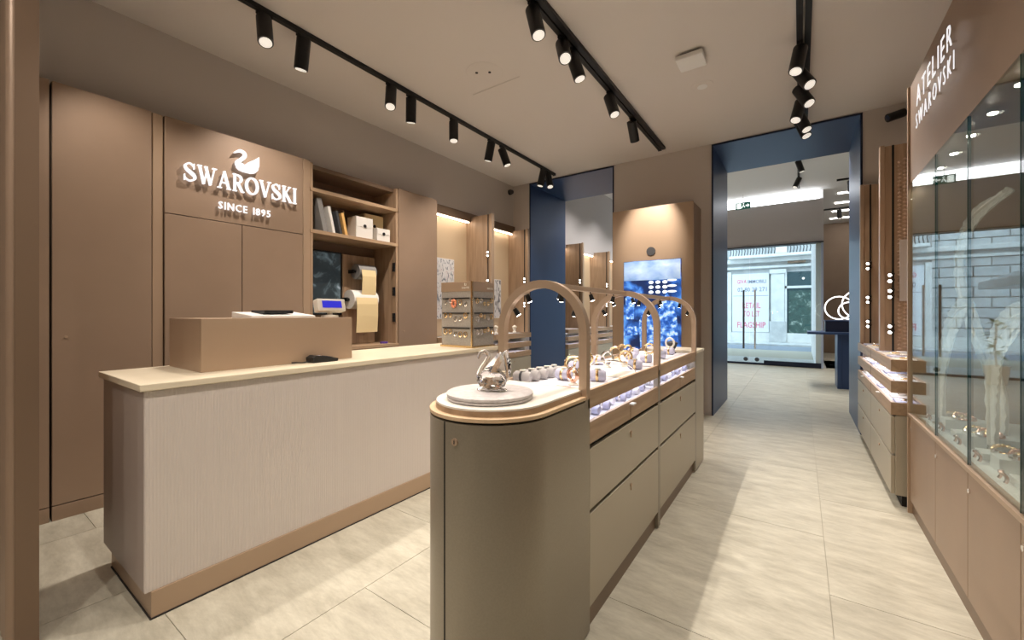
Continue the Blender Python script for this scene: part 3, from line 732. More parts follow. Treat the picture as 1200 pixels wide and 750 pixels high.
# straight part
build('carcass', box(IX0+.021, IX1-.021, HY[0]-.02, IEND-.01, .012, .765), M['dark'], isl)
build('end_block', box(IX0, IX1, HY[2]+.02, IEND, .012, .968), M['drawer'], isl, bevel=.003)
build('end_top', box(IX0-.004, IX1+.004, HY[2]+.02, IEND+.006, .968, .992), M['cream'], isl, bevel=.004)
for yy in HY:
    for xx, s in ((IX1, 1), (IX0, -1)):
        build('upright', box(min(xx, xx-s*.03), max(xx, xx-s*.03), yy-.022, yy+.022, .012, .955), M['greige'], isl, bevel=.002)
for bi in range(2):
    a, b = HY[bi]+.022, HY[bi+1]-.022
    # inner trays
    build('top_tray', box(IX0+.016, IX1-.016, a, b, .955, .972), M['lav'], isl)
    build('lower_tray', box(IX0+.016, IX1-.016, a, b, .83, .838), M['lav'], isl)
    build('led_strip', box(IX1-.05, IX1-.03, a+.02, b-.02, .947, .951), M['ledcool'], isl)
    build('led_strip', box(IX0+.03, IX0+.05, a+.02, b-.02, .947, .951), M['ledcool'], isl)
    build('tray_back', box(ICX-.008, ICX+.008, a, b, .838, .955), M['lav'], isl)
    for xx, s in ((IX1, 1), (IX0, -1)):
        x0, x1 = min(xx, xx-s*.016), max(xx, xx-s*.016)
        build('upper_band', box(x0, x1, a-.02, b+.02, .912, .987), M['oak'], isl, bevel=.002)
        mid = (a+b)/2
        for ya, yb in ((a, mid-.001), (mid+.001, b)):
            tr = build('tray_front', box(x0, x1, ya, yb, .768, .858), M['oak'], isl, bevel=.002)
        build('pull_tab', box(min(xx, xx+s*.022), max(xx, xx+s*.022), mid-.02, mid+.02, .842, .849), M['whiteplastic'], isl)
        for z0, z1 in ((.105, .481), (.499, .746)):
            dx0, dx1 = min(xx, xx-s*.02), max(xx, xx-s*.02)
            d = build('drawer', box(dx0, dx1, a, b, z0, z1), M['drawer'], isl, bevel=.003)
            yk = mid; zk = z1-.045
            build('lock', MB().cyl((xx-s*.001, yk, zk), (xx+s*.006, yk, zk), .009, n=10).box(min(xx, xx+s*.004), max(xx, xx+s*.004), yk-.003, yk+.003, zk-.025, zk), M['bronze'], d)
# hoops and ridge bar
def hoop(yy):
    pts = []
    ro = .203; zc = 1.222; cx = (-.717-1.117)/2
    pts.append((cx+ro, .955)); pts += [(cx+ro, 1.0), (cx+ro, 1.15)]
    pts += [(cx+ro*math.cos(a), zc+ro*math.sin(a)) for a in [PI*i/22 for i in range(23)]]
    pts += [(cx-ro, 1.15), (cx-ro, 1.0), (cx-ro, .955)]
    mb = MB(); hw = .017; n = len(pts); vs = []
    for i, q in enumerate(pts):
        q0 = pts[max(0,i-1)]; q1 = pts[min(n-1,i+1)]; dx, dz = q1[0]-q0[0], q1[1]-q0[1]; l = math.hypot(dx,dz); nx_, nz_ = -dz/l, dx/l
        for sx_, sy2 in ((-1,-1),(1,-1),(1,1),(-1,1)): vs.append((q[0]+nx_*hw*sx_, yy+hw*sy2, q[1]+nz_*hw*sx_))
    fs_ = []
    for i in range(n-1):
        for k in range(4): fs_.append((i*4+k, i*4+(k+1)%4, (i+1)*4+(k+1)%4, (i+1)*4+k))
    fs_ += [(3,2,1,0), tuple((n-1)*4+k for k in range(4))]
    mb.add(vs, fs_)
    return build('hoop', mb, M['bronze'], isl, smooth=35)
hoops = [hoop(y_) for y_ in HY]
build('ridge_bar', box(-.932, -.902, HY[0]+.019, HY[2]-.019, 1.412, 1.436), M['bronze'], isl, bevel=.002)
def mini(parent, x, y, z, dx, dy, dz, lens=True):
    d = Vector((dx,dy,dz)).normalized(); p0 = Vector((x,y,z)); p1 = p0 + d*.035
    o = build('mini_spot', MB().cyl(p0, p1, .010, .013, n=10).cyl(p0 - d*.004, p0 + Vector((0,0,.012)), .004, n=6), M['black'], parent, smooth=40)
    if lens: build('lens', MB().cyl(p1, p1 + d*.002, .0105, n=10), M['lampsmall'], o)
for k in range(6):
    yb_ = HY[0] + .18 + k*.33
    mini(isl, -.917, yb_, 1.40, (.3 if k % 2 else -.3), .1, -1)
for yy in HY:
    for a in (PI*.18, PI*.34, PI*.66, PI*.82):
        mini(isl, -.917+.184*math.cos(a), yy+.022, 1.222+.184*math.sin(a), -math.cos(a)*.6, .4, -1)
# ---- grey plate with the crystal swan
pc = Vector((-.935, 1.195, .9908))
pl = thing('display_plate', 'round grey stone plate on the rounded white island top', 'plate', pc)
build('lower_disc', MB().lathe([(.150,0),(.156,.003),(.156,.010),(.152,.012)], pc, 48), M['disc'], pl, smooth=40)
build('upper_disc', MB().lathe([(.154,.012),(.158,.014),(.158,.022),(.154,.025)], pc, 48), M['disc'], pl, smooth=40)
sw = thing('crystal_swan', 'clear cut crystal swan figurine on the round grey plate', 'figurine', (pc.x, pc.y, 1.015))
R3 = Matrix.Translation((pc.x+.005, pc.y+.005, 1.015)) @ Matrix.Rotation(.35, 4, 'Z')
# local frame: swan faces -x
def facet(mb, scale, c, sub=2, jit=.0):
    bm_ = bmesh.new(); bmesh.ops.create_icosphere(bm_, subdivisions=sub, radius=1)
    mb.add([(c[0]+v.co.x*scale[0], c[1]+v.co.y*scale[1], c[2]+v.co.z*scale[2]) for v in bm_.verts], [tuple(v.index for v in f.verts) for f in bm_.faces]); bm_.free(); return mb
build('body', facet(MB(), (.058,.040,.036), (.0,0,.037)).xf(R3), M['crystal'], sw)
for s in (1, -1):
    wg = MB(); prof = [(-.045,.03),(-.03,.07),(.0,.105),(.03,.135),(.045,.148),(.056,.12),(.064,.08),(.060,.045),(.03,.025)]
    n = len(prof); vsw = [(q[0], s*(.026+.016*math.sin(PI*i/n)), q[1]) for i, q in enumerate(prof)] + [(q[0]*.92, s*.012, q[1]*.97) for q in prof] + [(.012, s*.050, .08)]
    fw = [(i, (i+1) % n, 2*n) for i in range(n)] + [tuple(range(n, 2*n))] + [(i, (i+1) % n, (i+1) % n+n, i+n) for i in range(n)]
    build('wing', wg.add(vsw, fw).xf(R3), M['crystal'], sw)
NP = crom([(-.035,0,.035,.014),(-.048,0,.055,.012),(-.042,0,.080,.010),(-.024,0,.105,.0085),(-.014,0,.126,.008),(-.024,0,.143,.0085),(-.040,0,.139,.0085),(-.050,0,.125,.006),(-.053,0,.115,.002)], 5)
build('neck', MB().tube([q[:3] for q in NP], [q[3] for q in NP], 8).xf(R3), M['crystal'], sw, smooth=50)
build('base_feet', MB().tube([(.055*math.cos(a), .035*math.sin(a), .003) for a in [2*PI*i/20 for i in range(20)]], .003, 6, True).xf(R3), M['silver'], sw)
# ---- jewellery on the island top
ZT = .9735
def clampx(x): return max(IX0+.06, min(IX1-.06, x))
for k in range(5):
    jewel_roll((clampx(-1.08+.006*k), 1.63+k*.066, ZT), .026, .085, M['greysuede'], 'grey cushion with a dark watch, %s from the first hoop in its row' % ORD[k], 'grey watch cushions in a row', .12, M['darkgrey'])
tag(build('red_card', box(-.90,-.83,1.575,1.64,ZT,ZT+.003), M['red']), 'small red card lying flat on the island tray', 'card')
tag(build('price_sheet', box(-.86,-.74,2.02,2.26,ZT,ZT+.003).add([],[]), M['white']), 'white sheet lying flat between bracelets on the island tray', 'sheet')
for k, (x_, y_, rz) in enumerate(((-.80,1.86,.3),(-.95,1.80,-.1),(-1.04,2.12,.1),(-.79,2.38,.2),(-1.05,2.45,.0))):
    jewel_roll((x_, y_, ZT), .028, .08, M['lilac'], 'lilac watch cushion, %s counted from the first hoop to the middle hoop' % ORD[k if k > 1 else 1-k], 'lilac cushions in the first island bay', rz, M['gold'])
for k, (x_, y_, rz) in enumerate(((-.84,2.75,.3),(-.98,2.85,-.1),(-.83,3.05,.2),(-1.06,3.15,.1),(-.85,3.38,.0))):
    jewel_roll((x_, y_, ZT), .028, .08, M['lilac'], 'lilac watch cushion, %s counted from the middle hoop to the last hoop' % ORD[k], 'lilac cushions in the second island bay', rz, M['gold'])
def bracelet(x, y, r, lab, m, rz=0, w_=.007):
    t = thing('bracelet', lab, 'bracelet', (x,y,ZT), 'bracelets standing on the island')
    Rm = Matrix.Translation((x,y,ZT)) @ Matrix.Rotation(rz,4,'Z')
    build('foot', MB().lathe([(.024,0),(.024,.006),(.010,.010),(.007,.02)], (0,0,0), 14).xf(Rm), M['white'], t, smooth=50)
    mb = MB().tube([(r*math.cos(a), 0, .018+r+r*math.sin(a)) for a in [2*PI*i/24 for i in range(24)]], w_, 8, True)
    mb.v = [(v[0], v[1]*1.8, v[2]) for v in mb.v]
    build('band', mb.xf(Rm), m, t, smooth=60)
    st = MB()
    for i in range(9):
        a = PI*.15 + PI*.7*i/8
        st.sphere(((r+w_)*math.cos(a), -.004, .018+r+(r+w_)*math.sin(a)), .004, 5)
    build('stones', st.xf(Rm), M['silver'], t)
bracelet(-.98, 1.96, .040, 'open gold bangle standing upright next to the grey cushion row', M['gold'], .4)
bracelet(-.85, 1.70, .028, 'rose gold cuff on a white foot just behind the first hoop', mat('rose_gold', (.80,.48,.36,1), .25, 1), -.3)
bracelet(-1.06, 2.30, .036, 'gold bangle standing upright in the middle of the first bay', M['gold'], .2)
bracelet(-.95, 2.36, .038, 'silver bangle standing upright in the middle of the first bay', M['silver'], -.2)
bracelet(-.88, 2.47, .038, 'gold bangle standing upright close before the middle hoop', M['gold'], .5)
bracelet(-1.05, 2.75, .036, 'gold bangle standing upright just behind the middle hoop', M['gold'], .1)
bracelet(-.95, 3.2, .036, 'gold bangle standing upright in the second island bay', M['gold'], .3)
# collar necklace
t = thing('collar_necklace', 'thin silver collar necklace arching over the island tray', 'necklace', (-.80, 2.05, ZT))
build('collar', MB().tube([(-.82+.10*math.cos(a), 2.08-.03*math.sin(a)+.10*math.cos(a), ZT+.004+.075*math.sin(a)) for a in [PI*i/20 for i in range(21)]], .004, 6), M['silver'], t, smooth=60)
build('pendant', MB().sphere((-.82, 2.05, ZT+.072), .010, 6, (1,.5,1.4)), M['crystal'], t)
# ornate heart figurine
t = thing('heart_ornament', 'ornate gold heart ornament on a tall foot behind the middle hoop', 'ornament', (-.95, 2.66, ZT))
hc = []
for i in range(28):
    a = 2*PI*i/28; hc.append((-.95 + .0026*16*math.sin(a)**3, 2.66, ZT+.085 + .0026*(13*math.cos(a)-5*math.cos(2*a)-2*math.cos(3*a)-math.cos(4*a))))
build('heart', MB().tube(hc, .008, 6, True), M['gold'], t, smooth=60)
build('foot', MB().lathe([(.028,0),(.028,.005),(.006,.010),(.005,.045)], (-.95,2.66,ZT), 14), M['crystal'], t, smooth=50)
st = MB()
for i in range(0,28,2): st.sphere((hc[i][0], hc[i][1]-.008, hc[i][2]), .005, 5)
build('stones', st, M['crystal'], t)
# bust with a ring at the far end
t = thing('jewellery_bust', 'dark jewellery stand with a pale ring at the far end of the island', 'bust', (-.86, 3.52, ZT))
build('torso', MB().lathe([(.03,0),(.03,.008),(.012,.015),(.03,.05),(.045,.085),(.018,.10)], (-.86,3.52,ZT), 14, 1, .6), M['darkgrey'], t, smooth=50)
build('ring', MB().tube([(-.87+.032*math.cos(a), 3.485, ZT+.085+.038*math.sin(a)) for a in [2*PI*i/20 for i in range(20)]], .008, 8, True), M['white'], t, smooth=60)
# lower tray contents on the aisle side
for bi in range(2):
    a, b = HY[bi]+.06, HY[bi+1]-.06
    lab = 'bracelet roll in the lit lower island tray, %s from the ' + ('rounded end' if bi == 0 else 'middle hoop')
    for k in range(8):
        jewel_roll((IX1-.085+random.uniform(-.012,.012), a+(k+.5)*(b-a)/8, .8392), .022, .07, M['lilac'] if k % 3 else M['lav'], lab % ORD[k], 'rolls in the lower island tray %s' % ('near the rounded end' if bi == 0 else 'near the far end'), random.uniform(-.3,.3))

# ================================================================== PIER UNIT WITH SCREEN
pu = thing('screen_unit', 'tall bronze wall unit with a video screen between the two portals', 'display unit', (-1.56, 5.53, 0))
build('body', box(-2.06, -1.075, 5.32, YB-.002, 0, 2.64), M['brown_dark'], pu)
build('front_panel', box(-2.062, -1.05, 5.30, 5.32, 0, 2.65), M['bronze'], pu, bevel=.003)
build('side_panel', box(-1.075, -1.05, 5.345, YB-.002, 0, 2.64), M['brown'], pu, bevel=.002)
build('speaker_grille', MB().cyl((-1.555, 5.302, 2.065+.02), (-1.555, 5.290, 2.065+.02), .055, n=28), M['darkgrey'], pu, smooth=40)
sc = build('screen', box(-1.905, -1.19, 5.285, 5.30, .62, 1.97), print_mat('video_blue', [(0,(.004,.008,.03,1)),(.44,(.008,.02,.08,1)),(.54,(.02,.09,.36,1)),(.64,(.10,.30,.75,1)),(.76,(.45,.65,.95,1))], 4.5, .9, (1,1,1.1), .3, seed=2), pu)
build('pictured_sky', box(-1.90, -1.195, 5.2838, 5.285, 1.72, 1.965), print_mat('pictured_clouds', [(0,(.10,.18,.36,1)),(.4,(.20,.34,.60,1)),(.6,(.42,.56,.80,1)),(.75,(.70,.80,.95,1))], 3.2, .5, (1,1,1.6), .2, seed=4), sc)
pi_ = MB()
for i in range(3):
    for j in range(3): pi_.sphere((-1.55+i*.085, 5.285, 1.69-j*.062), .028, 6, (1.1,.06,.75))
for i in range(3): pi_.sphere((-1.295, 5.285, 1.71-i*.07), .03, 6, (1.9,.06,.5))
build('pictured_jewels', pi_, emis('pictured_white', (.72,.86,1.0), .9), sc)
fg = MB()
for pts_ in ([(-1.46,.95),(-1.22,.95),(-1.24,1.25),(-1.28,1.45),(-1.36,1.56),(-1.43,1.42),(-1.47,1.2)], [(-1.87,1.22),(-1.77,1.22),(-1.76,1.50),(-1.82,1.56),(-1.88,1.50)],
             [(-1.68,.70),(-1.50,.70),(-1.48,1.15),(-1.53,1.36),(-1.62,1.40),(-1.70,1.2)], [(-1.89,1.0),(-1.72,1.02),(-1.74,1.13),(-1.88,1.12)]):
    fg.prism(pts_, lambda q, s_: (q[0], s_, q[1]), 5.2838, 5.285)
build('pictured_highlights', fg, print_mat('pictured_pale', [(0,(.005,.03,.16,1)),(.42,(.02,.10,.45,1)),(.54,(.12,.32,.8,1)),(.66,(.6,.78,1,1))], 22, .8, seed=5), sc)

# ================================================================== RIGHT SIDE
XG = .585
tray_cabinet(.50, .60, -1, 3.74, 5.70, 2, 'greige drawer cabinet with three lit oak trays beside the glass showcase')
fin(.575, 1.14, 4.60, .988, 2.69, 'oak display fin with faceted relief standing above the drawer cabinet', (-.5,-.8), (1.60, 1.47, 1.18), 'oak fins above the right drawer cabinet', lattice=True, front=-1)
fin(.545, 1.14, 5.66, .988, 2.64, 'plain oak display fin against the back wall beside the blue portal', (-.5,-.8), (1.80, 1.45, 1.2), 'oak fins above the right drawer cabinet', front=-1)
tag(build('mirror_strip', MB().box(.665, .72, 4.578, 4.588, 1.40, 1.90), M['paint'], bevel=.003), 'small pale framed tag on the faceted oak fin', 'frame')
struct('wall_right_panel', box(1.105, XR, 3.70, YB, .0, 2.66), M['bronze'])
# flat items on the top trays of the right cabinet
for lvl, zz in enumerate((.6888, .8338, .9758)):
    for k in range(8):
        y_ = 3.86 + k*.235
        if lvl == 2 and abs(y_-4.62) < .14: continue
        o = build('jewellery_pad', MB().box(-.065,.065,-.085,.085,0,.012), M['white'] if (k+lvl) % 3 else M['lilac'], bevel=.003)
        o.location = (.60 + random.uniform(-.008,.008), y_, zz); o.rotation_euler = (0,0,random.uniform(-.12,.12))
        build('ring', MB().tube([(.03*math.cos(a), .03*math.sin(a), .016) for a in [2*PI*i/14 for i in range(14)]], .004, 5, True), M['silver'] if k % 2 else M['gold'], o, local=True)
        tag(o, 'flat jewellery pad, %s from the showcase in the %s right oak tray' % (ORD[k], ('lowest','middle','topmost')[lvl]), 'pad', 'pads in the %s right tray' % ('lowest','middle','topmost')[lvl])
# glass showcase
sc0, sc1 = -.9, 3.68
shc = thing('glass_showcase', 'long glass fronted wall showcase on brown cupboards under the brown fascia', 'showcase', (.86, 1.4, 0))
build('plinth', box(XG+.012, XR-.02, sc0, sc1, 0, .085), M['brown_dark'], shc)
ysm = [sc1, 3.073, 2.557, 2.04, 1.52, 1.0, .48, -.04, sc0]
for b, a in zip(ysm[:-1], ysm[1:]):
    d = build('cupboard_door', box(XG, XG+.02, a+.002, b-.002, .085, .628), M['brown'], shc, bevel=.002)
    build('lock', MB().cyl((XG+.002, b-.03, .55), (XG-.006, b-.03, .55), .010, n=12), M['silver'], d, smooth=40)
build('carcass', box(XG+.02, XR-.02, sc0, sc1, .085, .628), M['brown_dark'], shc)
build('base_rail', box(XG-.012, XG+.03, sc0, sc1+.01, .632, .652), M['bronze'], shc, bevel=.003)
build('deck', box(XG+.03, XR-.02, sc0, sc1, .632, .648), M['pad'], shc)
build('corner_post', box(XG-.012, XG+.012, sc1, sc1+.022, 0, 2.77), M['bronze'], shc, bevel=.002)
build('end_panel', box(XG+.012, XR-.02, sc1, sc1+.018, .0, 2.77), M['bronze'], shc)
for b, a in zip(ysm[:-1], ysm[1:]):
    build('pane', box(XG, XG+.008, a+.0015, b-.0015, .652, 2.14), M['glass'], shc)
    build('pane_joint', box(XG-.001, XG+.010, a-.0015, a+.0015, .652, 2.14), M['glassedge'], shc)
build('back_panel', box(XR-.04, XR-.02, sc0, sc1, .648, 2.14), M['beige_in'], shc)
fa = build('fascia', box(XG, XR-.02, sc0, sc1, 2.14, 2.77), M['brown'], shc, bevel=.003)
for k in range(14):
    y_ = 3.55 - k*.26
    mb = MB().cyl((XG+.06, y_, 2.14), (XG+.06, y_, 2.118), .018, n=12); o = build('mini_spot', mb, M['silver'], shc, smooth=40)
    build('lens', MB().cyl((XG+.06, y_, 2.118), (XG+.06, y_, 2.115), .014, n=12), emis('showcase_lens', (1,.93,.8), 60) if k == 0 else bpy.data.materials['showcase_lens'], o)
# atelier sign
asg = thing('fascia_sign', 'white lit two-line lettering standing off the brown fascia', 'sign', (XG-.03, 2.98, 2.38))
afn = lambda p, t: (XG - t, -p[0], p[1])
for word2, size, ya, yb, zb in (('ATELIER', .165, 3.315, 2.635, 2.50), ('SWAROVSKI', .125, 3.335, 2.60, 2.375)):
    x = 0; chars = []
    for c in word2:
        mb, wd = text_mesh(c, size, afn, .030, .033, bold=-.0015)
        wd = max(-v[1] for v in mb.v); chars.append((mb, x)); x += wd + .035
    k = (ya-yb) / (x-.035)
    for mb, x0 in chars:
        mb.v = [(v[0], ya + (v[1] - x0)*k, zb + v[2]) for v in mb.v]
        build('letter', mb, M['sign'], asg)
mb = MB()
for yy in (3.2, 2.95, 2.7):
    for zz in (2.54, 2.41): mb.cyl((XG-.001, yy, zz), (XG-.032, yy, zz), .005, n=8)
build('stud', mb, M['silver'], asg)
# feather sculpture and jewels inside the showcase
def plume(P, lab):
    t = thing('feather_sculpture', lab, 'sculpture', (P[0][0], P[0][1], P[0][2]))
    Q = crom(P, 8); n = len(Q)
    L = []; 
    vs = []; fs_ = []
    for i, q in enumerate(Q):
        f = i/(n-1); wd_ = (.02 + .07*math.sin(PI*min(1, f*1.05+.02))**.8)
        q0 = Vector(Q[max(0,i-1)]); q1 = Vector(Q[min(n-1,i+1)]); d = (q1-q0).normalized(); sd = d.cross(Vector((1,0,0))).normalized()
        c = Vector(q)
        ro = .004
        for s in (-1,-.5,0,.5,1):
            off = sd*s*wd_ + Vector((.022*(1-s*s) + (.006 if i % 2 else 0)*abs(s),0,0)); vs.append(c+off)
        for s in (1,.5,0,-.5,-1):
            off = sd*s*wd_ + Vector((.022*(1-s*s) + .006,0,0)); vs.append(c+off)
    m_ = 10
    for i in range(n-1):
        for k_ in range(m_): fs_.append((i*m_+k_, i*m_+(k_+1)%m_, (i+1)*m_+(k_+1)%m_, (i+1)*m_+k_))
    fs_ += [tuple(range(m_))[::-1], tuple((n-1)*m_+k_ for k_ in range(m_))]
    build('vane', MB().add(vs, fs_), M['feather'], t)
    build('quill', MB().tube([(q[0]-.004, q[1], q[2]) for q in Q], .007, 6), M['white'], t, smooth=60)
    build('foot', MB().lathe([(.03,0),(.03,.010),(.012,.016),(.010,.04)], (P[0][0], P[0][1], P[0][2]-.032), 16), M['silver'], t, smooth=40)
plume([(.665,3.405,.682),(.665,3.40,.95),(.66,3.22,1.19),(.66,3.02,1.31),(.66,2.88,1.34)], 'tall curved white feather sculpture at the far end of the showcase')
plume([(.80,3.025,.682),(.80,3.05,.90),(.78,3.30,1.20),(.765,3.50,1.48),(.75,3.42,1.68),(.74,3.15,1.80),(.73,2.70,1.83)], 'tallest white feather sculpture arching over the middle of the showcase')
plume([(.72,2.835,.682),(.72,2.84,.95),(.70,2.70,1.16),(.70,2.50,1.28),(.70,2.33,1.30)], 'low white feather sculpture curling towards the near end of the showcase')
ZD = .6495
rg = mat('rose_gold_b', (.80,.50,.38,1), .25, 1)
for k in range(9):
    y_ = 3.50 - k*.19
    t = thing('jewellery_block', 'pale block with jewels, %s from the oak trays inside the glass showcase' % ORD[k], 'display block', (.76, y_, ZD), 'jewel blocks in the glass showcase')
    hh = .03 + .03*(k % 2)
    build('block', box(.66, .86, y_-.05, y_+.05, ZD, ZD+hh), M['pad'], t, bevel=.003)
    mb = MB()
    for i in range(16):
        a = 2*PI*i/16; mb.sphere((.745+.04*math.cos(a), y_+.04*math.sin(a), ZD+hh+.006+.02*max(0,math.sin(a))), .009, 5)
    build('necklace', mb, rg if k % 2 else M['gold'], t)
    build('pendant', MB().sphere((.70, y_-.04, ZD+hh+.012), .014, 5), M['silver'], t)
for k in range(6):
    y_ = 3.50 - k*.28
    t = thing('cuff', 'rose gold cuff at the glass, %s from the oak tray end' % ORD[k], 'bracelet', (.635, y_, ZD), 'cuffs in the glass showcase')
    mb = MB().tube([(.635+.006*math.sin(3*a), y_+.032*math.cos(a), ZD+.007+.034*math.sin(a)) for a in [PI*i/14 for i in range(15)]], .006, 6); build('band', mb, rg, t, smooth=60)
    build('stones', MB().sphere((.635, y_, .69), .009, 5).sphere((.635, y_+.012, .687), .007, 5).sphere((.635, y_-.012, .687), .007, 5), M['silver'], t)

# ================================================================== CEILING FITTINGS
def track(x, y0, y1, lab, z=ZC, w_=.040, twin=False):
    t = thing('light_track', lab, 'light track', (x, (y0+y1)/2, z))
    build('profile', box(x-w_/2, x+w_/2, y0, y1, z-.034, z-.001), M['black'], t, bevel=.002)
    build('channel', box(x-.006, x+.006, y0+.02, y1-.02, z-.0355, z-.034), M['dark'], t)
    if twin: build('profile', box(x+w_/2+.012, x+w_*1.5+.012, y0, y1, z-.034, z-.001), M['black'], t, bevel=.002)
    build('end_cap', box(x-w_/2-.002, x+w_/2+.002, y1, y1+.012, z-.037, z-.001), M['darkgrey'], t)
    return t
track(-3.10, -2.6, 5.56, 'black light track running above the service counter')
track(-1.50, -2.6, 5.50, 'black double light track running above the display island', twin=True)
track(-.005, -2.6, 5.60, 'black double light track running above the aisle', twin=True)
_hd = {}
def head(x, y, aim, lab, grp, power=SPOT_W, size=math.radians(105), z=ZC, col=WARM, L=.215, r=.050):
    t = thing('track_spotlight', lab, 'spotlight', (x, y, z-.034), grp)
    d = Vector(aim).normalized(); base = Vector((x, y, z-.034)); piv = base + Vector((0,0,-.065))
    build('adapter', box(x-.016, x+.016, y-.05, y+.05, z-.056, z-.034), M['black'], t, bevel=.002)
    build('stem', MB().cyl(base + Vector((0,0,-.02)), piv, .012, n=10), M['black'], t, smooth=40)
    p0 = piv - d*.035; p1 = p0 + d*L
    bd = build('barrel', MB().cyl(p0, p1, r, n=22), M['black'], t, smooth=40)
    build('bezel', MB().cyl(p1, p1 + d*.004, r*.98, n=22), M['darkgrey'], bd, smooth=40)
    build('lens', MB().cyl(p1 + d*.004, p1 + d*.007, r*.80, n=20), M['lamp'], bd, smooth=40)
    if power > 0:
        li = bpy.data.lights.new('spot_lamp', 'SPOT'); li.energy = power; li.color = col; li.spot_size = size; li.spot_blend = .85; li.shadow_soft_size = .012
        lo = bpy.data.objects.new('spot_lamp', li); C.objects.link(lo); lo.parent = bd
        lo.location = (p1 + d*.02) - base; lo.rotation_euler = d.to_track_quat('-Z', 'Y').to_euler()
    return t
g1, g2, g3 = 'spotlights above the service counter', 'spotlights above the display island', 'spotlights above the aisle'
# (x, y, aim)
def heads(x, L, where, grp, **k):
    for i, (y_, aim) in enumerate(L):
        kk = dict(k)
        if len(aim) > 3: kk.update(size=math.radians(aim[3]), power=aim[4]*SPOT_W); aim = aim[:3]
        head(x, y_, aim, 'black cylinder spotlight, %s from the portal end of the track above the %s' % (ORD[len(L)-1-i], where), grp, **kk)
heads(-3.10, ((-2.0,(.5,.2,-1)),(-1.0,(-.3,.3,-1,70,.7)),(.30,(-.45,.45,-1,66,.9)),(1.38,(.35,-.1,-1)),(1.66,(-.30,.05,-1)),(2.48,(.25,-.25,-1)),(2.72,(-.25,.2,-1)),(3.32,(.1,-.1,-1)),(3.98,(-.3,.05,-1)),(4.22,(.3,.2,-1)),(5.22,(-.2,-.1,-1)),(5.38,(.3,-.2,-1))), 'service counter', g1)
heads(-1.50, ((-1.8,(-.2,.2,-1)),(-.6,(-.25,.5,-1)),(.5,(-.15,.3,-1)),(1.5,(-.2,-.1,-1)),(2.40,(.3,-.1,-1)),(2.82,(.42,-.5,-1)),(3.0,(.3,.1,-1)),(3.78,(.35,-.15,-1)),(4.42,(-.06,.86,-1,46,2.8))), 'display island', g2)
heads(-.005, ((-1.6,(0,.3,-1)),(-.2,(-.3,.2,-1)),(1.2,(-.3,.2,-1)),(2.2,(-.2,.2,-1)),(3.95,(-.15,-.35,-1)),(4.30,(.45,-.5,-1)),(4.65,(.45,-.4,-1)),(4.95,(-.2,-.4,-1)),(5.25,(.35,-.3,-1)),(5.42,(.35,-.25,-1))), 'aisle', g3, size=math.radians(72), power=SPOT_W*.85)
# next room
track(-.03, 7.3, 11.6, 'black light track on the ceiling of the next room', z=ZC2)
COOL = (1.0, .96, .91)
for i, (y_, aim) in enumerate(((7.6,(.3,-.1,-1)),(8.6,(-.5,.1,-1)),(9.4,(.3,.1,-1)),(10.6,(-.4,-.3,-1)))): head(-.03, y_, aim, 'black cylinder spotlight, %s beyond the right portal in the next room' % ORD[i], 'spotlights of the next room', z=ZC2, power=SPOT_W*2.0, size=math.radians(110), col=COOL)
track(-2.6, 7.3, 11.6, 'black light track of the next room nearer its oak fins', z=ZC2)
for i, (y_, aim) in enumerate(((7.6,(-.4,.1,-1)),(8.9,(-.4,.1,-1)),(10.2,(-.3,.1,-1)))): head(-2.6, y_, aim, 'black cylinder spotlight, %s beyond the left portal facing the oak fins' % ORD[i], 'spotlights by the next room fins', z=ZC2, power=SPOT_W*1.8, size=math.radians(100), col=COOL)
for k, y_ in enumerate((10.4, 13.2)):
    t = thing('light_track', 'black cross track with one spotlight over the %s' % ('dark blue desk' if k == 0 else 'far passage'), 'light track', (1.6, y_, ZC2))
    build('profile', box(.62+.12*(1-k)-.15, 3.0, y_-.017, y_+.017, ZC2-.30, ZC2-.266), M['black'], t)
    for xx in (1.0, 2.4): build('hanger', MB().cyl((xx, y_, ZC2-.27), (xx, y_, ZC2), .006, n=6), M['black'], t)
    head(.80, y_+.001, (.05,-.1,-1), 'black spotlight on the cross track over the %s' % ('dark blue desk' if k == 0 else 'far passage'), None, z=ZC2-.266, power=SPOT_W*1.2, size=math.radians(90), col=(1,.93,.85))
for k in range(4):
    y_ = 12.7 + k*1.1
    o = build('linear_light', box(.75, 3.4, y_, y_+.10, ZC2-.02, ZC2-.002), emis('linear_lamp_%d' % k, (1,.96,.9), 6.0))
    tag(o, 'bright linear ceiling lamp, %s beyond the street doors in the passage' % ORD[k], 'light', 'linear lamps of the far passage')
# ceiling devices
p = onz(567, 85, ZC)
t = thing('ceiling_vent', 'flat round white ceiling plate with two dark dots above the island', 'ceiling plate', (p.x, p.y, ZC))
build('plate', MB().lathe([(.15,-.004),(.16,-.001),(.16,0)], (p.x,p.y,ZC), 36), M['ceil'], t, smooth=40)
for dx, dy in ((-.05,-.04),(.05,.02)): build('dot', MB().cyl((p.x+dx,p.y+dy,ZC-.004),(p.x+dx,p.y+dy,ZC-.008), .013, n=12), M['black'], t)
p = onz(823, 101, ZC)
t = thing('ceiling_speaker', 'flush round white speaker in the ceiling above the aisle', 'speaker', (p.x, p.y, ZC))
build('rim', MB().lathe([(.085,-.006),(.10,-.003),(.10,0)], (p.x,p.y,ZC), 32), M['ceil'], t, smooth=40)
build('grille', MB().cyl((p.x,p.y,ZC-.006),(p.x,p.y,ZC-.009), .045, n=24), M['white_paint'], t)
p = onz(810, 70, ZC-.03)
t = thing('wall_router', 'white square wireless box fixed to the ceiling by the aisle', 'router', (p.x, p.y, ZC))
build('bracket', box(p.x-.07, p.x+.07, p.y-.07, p.y+.07, ZC-.02, ZC), M['darkgrey'], t)
